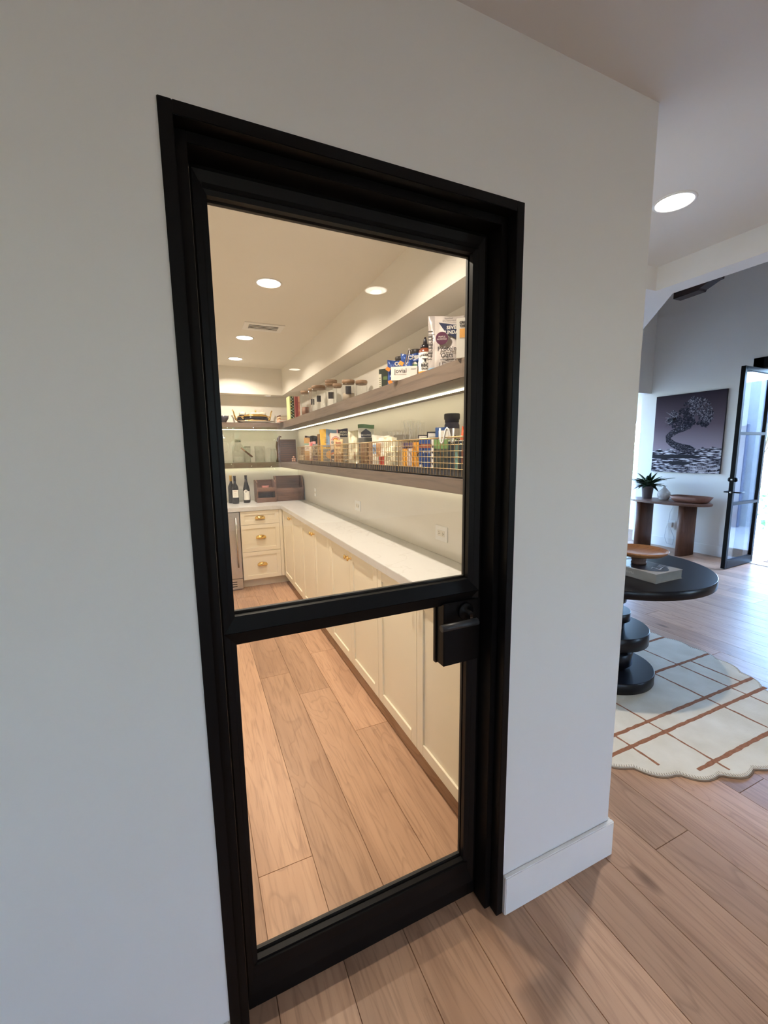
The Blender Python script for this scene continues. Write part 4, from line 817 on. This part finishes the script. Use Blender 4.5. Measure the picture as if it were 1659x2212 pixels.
for nm, mt, blobs, cnt, yy in (('printed_foliage', 'art_leaf', ((.33, .34, .095), (.28, .30, .065), (.44, .30, .13), (.50, .20, .11), (.52, .36, .09), (.72, .37, .08)), 300, .0309), ('printed_foliage', 'art_leaf_light', ((.62, .13, .09), (.70, .19, .11), (.76, .27, .09), (.60, .23, .10), (.78, .33, .06), (.55, .10, .055), (.30, .25, .05)), 300, .0314)):
    m = MB()
    for i in range(cnt):
        c_ = r_.choice(blobs); a_ = r_.random()*2*PI; rr = c_[2]*math.sqrt(r_.random()); u, v_ = c_[0]+rr*math.cos(a_), c_[1]+rr*.85*math.sin(a_); x, z = ap(u, v_); b_ = .009+.014*r_.random(); ph = r_.random()*6
        m.prism([(x+b_*(1+.35*math.sin(3*k+ph))*math.cos(k*PI/4), z+b_*(1+.3*math.cos(2*k+ph))*math.sin(k*PI/4)) for k in range(8)], 1, -yy-.0004-.0000012*i, -yy)
    o = m.build(nm, M[mt], t); o['kind'] = 'stuff'
for i in range(9):
    a_ = 2.3+r_.random()*1.5; ribbon([(.33, .30, .005), (.33+.11*math.cos(a_), .30-.13*math.sin(a_), .003), (.33+.17*math.cos(a_+.25*(i % 3-1)), .30-.2*math.sin(a_+.25*(i % 3-1)), .001)], cm(150, 144, 152) if i % 2 else cm(44, 42, 52), .0318, 'printed_branch')
m = MB()
for i in range(90):
    u = .5+.47*r_.random(); x, z = ap(u, .93+.06*r_.random()); l = .05+.07*r_.random(); dx = .03*(r_.random()-.5)+.02; m.prism([(x-.0015, z), (x+.0015, z), (x+dx, z+l)], 1, -.0306, -.0302)
o = m.build('printed_grass', cm(176, 166, 176), t); o['kind'] = 'stuff'

# console table
CW = wood('console_wood', s(112, 76, 58), s(96, 64, 50), s(62, 42, 34), 2, .5); CWy = wood('console_top_wood', s(124, 90, 74), s(104, 74, 60), s(70, 50, 42), 1, .4)
t = thing('console_table', 'brown wooden console table with two slab legs against the pale wall', 'table', (6.33, 2.935, 0))
def oval(a, b, n=40, p=2.6): return [(a*abs(math.cos(q_))**(2/p)*(1 if math.cos(q_) > 0 else -1), b*abs(math.sin(q_))**(2/p)*(1 if math.sin(q_) > 0 else -1)) for q_ in [2*PI*i/n for i in range(n)]]
MB().prism(oval(.29, .565, 48, 2.3), 2, .728, .758).build('tabletop', CWy, t, .004)
for y in (-.285, .335):
    MB().prism([(x, y+b) for x, b in oval(.165, .05, 28, 4)], 2, .001, .728, True).build('leg', CW, t)
# potted plant
t = thing('potted_plant', 'leafy green plant in a grey brown pot on the console table', 'plant', (6.36, 3.27, .7585))
MB().lathe([(.060, 0), (.064, .004), (.080, .175), (.084, .178), (.084, .192), (.077, .192), (.074, .17), (1e-4, .168)], 0, 0, 32).build('pot', cm(92, 82, 82, .55), t)
LEAF = [plain('leaf_%d' % i, c_, .4, var=.25, scale=40) for i, c_ in enumerate((s(34, 58, 36), s(42, 70, 40), s(26, 46, 32)))]
def leaf_mesh(L, W, droop, mat, name='leaf'):
    m = MB(); n = 8
    for i in range(n+1):
        u = i/n; w_ = W*math.sin(PI*min(1, u*.92+.06))**.8*(1-.25*u); z = L*.75*u-droop*L*u*u; x = L*u*(.45+.55*u)
        for k in (-1, 0, 1): m.v.append((x, k*w_*.5, z+abs(k)*w_*.18))
    for i in range(n):
        for k in range(2): a_ = i*3+k; m.face([a_, a_+1, a_+4, a_+3], True)
    return m.build(name, mat, None, 0, .0012)
lfs = [leaf_mesh(.25, .082, .50, LEAF[0]), leaf_mesh(.30, .058, .34, LEAF[1]), leaf_mesh(.23, .12, .78, LEAF[2])]
r_ = random.Random(23)
for i in range(60):
    src = lfs[i % 2] if i % 6 else lfs[2]
    o = src.copy(); COL.objects.link(o)
    o.parent = t; a_ = i*2.399+r_.random()*.5
    o.location = (.03*math.cos(a_), .03*math.sin(a_), .165); o.rotation_euler = (.25*(r_.random()-.5), -.62+.95*r_.random(), a_); sc_ = (.85+.35*r_.random())*(.70 if (math.sin(a_) > .3 or math.cos(a_) > .2) else 1); o.scale = (sc_,)*3
for k_, o in enumerate(lfs):
    o.parent = t; o.location = (.02, .01, .165); o.rotation_euler = (0, .25, 3.4+.6*k_); o.scale = (.8,)*3
# diffuser, tray, cord, outlet
t = thing('diffuser', 'small white ribbed diffuser between the plant and the wooden tray', 'diffuser', (6.40, 3.04, .7585)); t.scale = (1.15, 1.15, 1.22)
MB().lathe([(.045, 0), (.052, .004), (.060, .02), (.072, .045), (.074, .065), (.066, .090), (.044, .118), (.020, .140), (.010, .160), (.006, .165), (1e-4, .166)], 0, 0, 36).build('body', cm(226, 226, 226, .4), t)
for k in range(30):
    a_ = 2*PI*k/30; MB().tube([(.0625*math.cos(a_), .0625*math.sin(a_), .024), (.0745*math.cos(a_), .0745*math.sin(a_), .048), (.0752*math.cos(a_), .0752*math.sin(a_), .064), (.069*math.cos(a_), .069*math.sin(a_), .084)], .0026, 5).build('rib', M['white'], t)
t = thing('wooden_tray', 'long carved wooden dough tray on the console table', 'tray', (6.38, 2.655, .7585))
m = MB(); n = 40
ringz = [(.10, .19, 0), (.125, .215, .02), (.155, .255, .085), (.145, .243, .085), (.112, .20, .025), (.09, .18, .014)]
for a1, b1, z in ringz:
    for x, y in oval(a1, b1, n, 3.4): m.v.append((x, y, z))
for L in range(len(ringz)-1):
    for i in range(n): j = (i+1) % n; m.face([L*n+i, L*n+j, L*n+n+j, L*n+n+i], True)
m.face([i for i in reversed(range(n))]); m.face([(len(ringz)-1)*n+i for i in range(n)])
m.build('dish', wood('tray_wood', s(140, 92, 72), s(118, 76, 60), s(78, 48, 38), 1, .5), t)
t = thing('wall_outlet', 'white outlet with a plugged adapter low on the wall under the console', 'outlet', (6.649, 3.045, .352), -90)
box('plate', M['white'], (-.058, -.006, -.072, .058, 0, .072), t, .002); box('adapter', M['white'], (-.035, -.046, -.03, .030, -.0062, .042), t, .004)
t = thing('power_cord', 'thin white cord hanging behind the console table to the outlet', 'cord', (0, 0, 0))
MB().tube([(6.46, 3.02, .765), (6.62, 3.03, .768), (6.632, 3.03, .73), (6.635, 3.04, .62), (6.63, 3.07, .54), (6.636, 3.08, .44), (6.632, 3.11, .30), (6.62, 3.12, .16), (6.61, 3.07, .06), (6.615, 2.99, .05), (6.63, 2.98, .16), (6.632, 3.02, .24), (6.615, 3.045, .318)], .0035, 6).build('cable', cm(206, 206, 208), t)

# round table, rug, book, cake stand
t = thing('rug', 'cream scalloped wool rug with brown plaid lines under the round table', 'rug', (2.471, .897, 0))
def rim(a_, R=.925): return R+.030*abs(math.sin(a_*15+.5))-.012
m = MB(); n = 264; RT = .0145
pts = [(rim(2*PI*i/n)*math.cos(2*PI*i/n), rim(2*PI*i/n)*math.sin(2*PI*i/n)) for i in range(n)]
m.prism(pts, 2, .0008, RT)
q = NT('wool_rug'); v_ = q.coords((1, 1, 1)); n1 = q.noise(v_, 6, 4); n2 = q.noise(v_, 150, 3); w3 = q.noise(q.coords((2.2, 9, 1)), 1.0, 3)
q.bump(q.mix(.5, n2, w3), .5, .006); M['rug'] = q.set(q.ramp(n1, [(.3, s(222, 212, 190)), (.7, s(238, 230, 212))]), .95, 0, .1)
m.build('pile', M['rug'], t)
BR = plain('rug_brown_wool', s(160, 110, 82), .95, var=.18, scale=60, bump=.4, bscale=160, spec=.1)
def stripe(x0, y0, x1, y1, w_, seed, up=.0014):
    r = random.Random(seed); L = math.hypot(x1-x0, y1-y0); n = max(6, int(L/.03)); dx, dy = (x1-x0)/L, (y1-y0)/L; a_, b_ = [], []
    for i in range(n+1):
        p = i/n*L; j1, j2 = (r.random()-.5)*.005, (r.random()-.5)*.005
        a_.append((x0+dx*p-dy*(w_/2+j1), y0+dy*p+dx*(w_/2+j1))); b_.append((x0+dx*p+dy*(w_/2+j2), y0+dy*p-dx*(w_/2+j2)))
    m = MB(); m.prism(a_+b_[::-1], 2, RT-.002, RT+up); m.build('stripe', BR, t)
for i, (y, x0, x1) in enumerate(((.331, 1.80, 3.22), (.426, 1.80, 3.28), (.745, 1.60, 3.385), (1.063, 1.62, 3.37), (.092, 2.09, 2.92), (1.40, 1.80, 3.15))):
    stripe(x0-2.471, y-.897, x1-2.471, y-.897, .019, i, .0016)
for i, (x, y0, y1) in enumerate(((1.955, .19, 1.6), (2.223, .03, 1.75), (2.758, .06, 1.75), (3.022, .20, 1.55), (3.156, .425, .745))):
    stripe(x-2.471, y0-.897, x-2.471, y1-.897, .0105, 20+i, .0010)
m = MB()
for i in range(n*2):
    a_ = 2*PI*i/(n*2); R = rim(a_); m.box(0, 0, 0, 0, 0, 0) if False else None
    c_, s_ = math.cos(a_), math.sin(a_); m.prism([((R-.012)*c_-.0012*s_, (R-.012)*s_+.0012*c_), ((R-.012)*c_+.0012*s_, (R-.012)*s_-.0012*c_), ((R+.0008)*c_+.0012*s_, (R+.0008)*s_-.0012*c_), ((R+.0008)*c_-.0012*s_, (R+.0008)*s_+.0012*c_)], 2, RT-.001, RT+.0008)
o = m.build('edge_stitching', cm(150, 130, 104, .9), t); o['kind'] = 'stuff'
m = MB(); m.tube([(x*1.002, y*1.002, .004) for x, y in pts]+[(pts[0][0]*1.002, pts[0][1]*1.002, .004)], .004, 6, False); m.build('binding', cm(128, 108, 88, .9), t)

TB = plain('black_table_lacquer', s(11, 11, 15), .30, var=.06, spec=.26)
t = thing('round_table', 'black round table on a pedestal of stacked discs standing on the rug', 'table', (2.475, .910, .0165))
def tdisc(r, z0, z1, name): MB().lathe([(r-.003, z0), (r, z0+.0025), (r, z1-.0025), (r-.003, z1)], 0, 0, 72).build(name, TB, t)
tdisc(.565, .705, .757, 'tabletop')
for r, z0, z1 in ((.296, 0, .072), (.142, .072, .10), (.168, .10, .19), (.148, .19, .255), (.252, .255, .343), (.110, .343, .395), (.140, .395, .452), (.095, .452, .515), (.112, .515, .560), (.085, .560, .705)): tdisc(r, z0, z1, 'pedestal_disc')
ZT = .774
t = thing('coffee_table_book', 'thick light grey book lying on the black round table', 'book', (2.435, .665, ZT))
bx = (-.118, -.162, .118, .162); BG = cm(134, 131, 126, .5)
m = MB(); m.box(bx[0], bx[1], 0, bx[2], bx[3], .004); m.box(bx[0], bx[1], .050, bx[2], bx[3], .054); m.box(bx[0], bx[1], .004, bx[0]+.004, bx[3], .050); m.build('cover', BG, t, .001)
box('pages', cm(138, 135, 130, .7), (bx[0]+.004, bx[1]+.003, .004, bx[2]-.003, bx[3]-.003, .050), t)
MB().prism([(.10*math.cos(2*PI*i/40), .145*math.sin(2*PI*i/40)) for i in range(40)], 2, .054, .0545).build('printed_oval', cm(44, 44, 52, .3), t)
o = text('Zum', .07, cm(200, 198, 200), t, .045, .0549, -.06); o.rotation_euler = (0, 0, .35); o.location = (.045, -.07, .0550)
o = text('HORSETOWN', .022, cm(170, 164, 158), t, 0, 0, 0); o.rotation_euler = (PI/2, 0, -PI/2); o.location = (bx[0]-.0004, .04, .028)
t = thing('cake_stand', 'turned wooden cake stand standing on the grey book', 'stand', (2.452, .700, ZT+.0555))
CK = wood('cake_wood', s(156, 110, 70), s(130, 88, 54), s(84, 52, 32), 0, .42, freq=.7)
MB().lathe([(.02, .046), (.06, .048), (.125, .060), (.147, .076), (.152, .089), (.148, .090), (.130, .077), (.06, .071), (1e-4, .070)], 0, 0, 56).build('plate', CK, t)
MB().lathe([(.040, 0), (.043, .004), (.041, .012), (.037, .018), (.042, .027), (.040, .036), (.034, .044), (.034, .050)], 0, 0, 36).build('pedestal', wood('cake_foot_wood', s(96, 66, 52), s(80, 54, 42), s(50, 34, 28), 2, .4), t)

# ------------------------------------------------------------------ open front door
d2 = bpy.data.objects.new('door_2', None); COL.objects.link(d2); struct(d2, 'black framed glass front door standing open into the room', 'door')
d2.location = (6.70, 2.03, 0); d2.rotation_euler = (0, 0, math.radians(3.5))
LW, LH, LT, SW = -.72, 2.47, .046, .048
def fb(name, b): return box(name, M['black'], b, d2, .002)
fb('stile', (LW, -LT/2, .012, LW+SW, LT/2, LH)); fb('stile', (-SW, -LT/2, .012, 0, LT/2, LH)); fb('rail', (LW+SW, -LT/2, LH-SW, -SW, LT/2, LH)); fb('rail', (LW+SW, -LT/2, .012, -SW, LT/2, .11))
for z in (.81, 1.67): fb('rail', (LW+SW, -LT/2, z, -SW, LT/2, z+.035))
GLS = M['glass']
for z0, z1 in ((.108, .812), (.843, 1.672), (1.703, LH-.046)): box('pane', GLS, (LW+SW-.003, -.004, z0, -SW+.003, .004, z1), d2)
for sg in (-1, 1):
    MB().tube([(LW+.028, sg*LT/2, .975), (LW+.028, sg*.075, .975), (LW+.15, sg*.08, .975)], .009, 8).build('lever', M['black'], d2)
    MB().lathe([(.028, 0), (.028, .012), (.02, .024), (1e-4, .025)], 0, 0, 24).build('deadbolt', M['black'], d2, 0, 0, Matrix.Translation((LW+.028, sg*LT/2, 1.13)) @ Matrix.Rotation(-sg*PI/2, 4, 'X'))
for z in (.975, 1.13): MB().lathe([(.011, 0), (.010, .002), (1e-4, .0025)], 0, 0, 16).build('latch_bolt', M['steel'], d2, 0, 0, Matrix.Translation((LW, 0, z)) @ Matrix.Rotation(-PI/2, 4, 'Y'))
d3 = bpy.data.objects.new('door_3', None); COL.objects.link(d3); struct(d3, 'black steel frame of the front doorway', 'door')
m = MB(); m.box(6.63, 2.09, 0, 6.80, 2.20, 2.64); m.box(6.63, 1.06, 0, 6.80, 1.14, 2.64); m.box(6.63, 1.06, 2.50, 6.80, 2.20, 2.64); m.build('casing', M['black'], d3, .002)
box('threshold', M['steel'], (6.62, 1.14, -.01, 6.82, 2.09, .008), d3)

# ------------------------------------------------------------------ outdoors
CON = plain('pale_concrete', s(214, 210, 202), .8, var=.06, scale=4)
struct(box('ground_1', CON, (6.80, -6, -.20, 16, 14, -.03)), 'pale concrete terrace outside the front door', 'ground')
struct(box('ground_2', plain('lawn_soil', s(120, 116, 84), .9), (-8, -16, -.3, 6.8, -7.72, -.1)), 'ground outside the rear window', 'ground')
def bush(name, lb, cat, x, y, z, rx, ry, rz, n, mat, seed, group=None, lsz=.05, kind_leaf='foliage'):
    t = thing(name, lb, cat, (x, y, z), 0, group); r = random.Random(seed); m = MB()
    for i in range(n):
        u = r.random()*2-1; a_ = r.random()*2*PI; rr = r.random()**.4; h = math.sqrt(1-u*u)
        p = Vector((rx*rr*h*math.cos(a_), ry*rr*h*math.sin(a_), rz+rz*rr*u)); d = Vector((r.random()-.5, r.random()-.5, r.random()-.3)).normalized(); b_ = d.orthogonal().normalized(); l = lsz*(.6+.8*r.random())
        o = len(m.v); m.v += [tuple(p-d*l), tuple(p+b_*l*.4), tuple(p+d*l), tuple(p-b_*l*.4)]; m.face([o, o+1, o+2, o+3])
    o = m.build(kind_leaf, mat, t); o['kind'] = 'stuff'
    m = MB()
    for i in range(5): a_ = i*1.3; m.tube([(.03*math.cos(a_), .03*math.sin(a_), -.02), (rx*.3*math.cos(a_), ry*.3*math.sin(a_), rz*.6), (rx*.55*math.cos(a_), ry*.55*math.sin(a_), rz*1.3)], .012, 5)
    m.build('stems', cm(92, 76, 60, .8), t); return t
G1 = plain('outdoor_leaf', s(96, 140, 76), .5, var=.3, scale=20); G2 = plain('outdoor_leaf_pale', s(130, 166, 104), .5, var=.3, scale=20)
bush('low_hedge', 'low green hedge on the bright terrace beyond the doorway', 'hedge', 10.6, 2.95, -.03, .9, .35, .14, 900, G1, 1)
bush('shrub', 'tall loose shrub outside the front doorway', 'shrub', 9.3, 2.75, -.03, .4, .5, .62, 260, G1, 2, None, .07)
bush('tree', 'pale green tree crown outside beyond the front doorway', 'tree', 12.5, 4.6, 1.4, 1.4, 1.4, 1.4, 1500, G2, 3, None, .10)
bush('shrub', 'pale green shrub outside the glazing bar window', 'shrub', 11.2, 6.6, -.03, .8, 1.0, .95, 700, G2, 4, None, .09)
for i, (x, y, rx, rz) in enumerate(((-.9, -11.0, 1.1, 1.3), (1.5, -11.6, 1.2, 1.6), (3.9, -11.2, 1.1, 1.4))):
    bush('shrub', ('left', 'middle', 'right')[i] + ' leafy shrub outside the rear hall window', 'shrub', x, y, -.1, rx, .9, rz, 3400 if i == 1 else 1500, G1, 10+i, 'shrubs outside the rear window', .13)
t = thing('garden_wall', 'low white rendered garden wall beside the terrace', 'wall', (8.9, -1.2, -.03)); box('render', M['wall'], (-.1, -3, 0, .0, .4, .62), t); box('coping', CON, (-.13, -3.0, .62, .03, .43, .66), t)
t = thing('stone_slab', 'tall blue grey standing slab with dark symbols outside the front door', 'slab', (9.8, .60, -.03), -90); MB().prism([(-.24, 0), (.30, 0), (.30, 1.45), (.10, 1.85), (-.24, 1.98)], 1, -.06, .06).build('slab', cm(120, 124, 146, .5), t, .004)
disc(t, .10, 1.25, .06, -.0602, INK, 'carved_symbol', 0, 2*PI, .03); disc(t, .10, 1.05, .035, -.0602, INK, 'carved_symbol')
t = bush('flowering_plant', 'plant with red flowers outside the front door', 'plant', 9.1, .42, -.03, .22, .18, .4, 160, G1, 6, None, .06)
r_ = random.Random(8)
for i in range(9): MB().sphere((.2*(r_.random()-.5)*2, .2*(r_.random()-.5)*2, .3+.5*r_.random()), .035, 8, 5).build('flower', cm(226, 70, 50), t)
t = thing('door_mat', 'brown woven mat outside the front door', 'mat', (7.25, 1.6, -.0295)); box('weave', cm(150, 124, 96, .9), (-.3, -.42, 0, .3, .42, .014), t, .002)
m = MB()
for i in range(7): m.box(-.28+i*.085, -.40, .0142, -.22+i*.085, .40, .018)
m.build('rib', cm(120, 96, 72, .9), t)
t = thing('porch_roof', 'boarded porch roof outside the front door', 'roof', (7.6, -2.0, 2.75)); 
for i in range(18): box('board', cm(176, 166, 160, .6), (-.80, -2.25+i*.25, 0, 5.4, -2.25+i*.25+.244, .02), t)
box('deck', M['white'], (-.80, -2.27, .021, 5.4, 2.27, .06), t)
for x in (1.9, 5.2): box('post', M['white'], (x-.06, 2.1, -2.78, x+.06, 2.22, -.001), t, .004)
struct(box('added_wall_wing', plain('wing_render', s(206, 212, 214), .7), (10.0, -4.2, -.03, 10.2, 1.55, 2.75)), 'pale wall added outside to block bright sky from the front door reflection', 'wall')  # added as an obstacle so the door glass mirrors less bright sky
struct(box('added_wall_porch', plain('porch_render', s(186, 188, 190), .7), (6.80, -4.4, -.03, 13.0, -4.2, 2.75)), 'porch end wall added to block bright sky from the front door reflection', 'wall')  # added to screen the sky from the open door's reflection
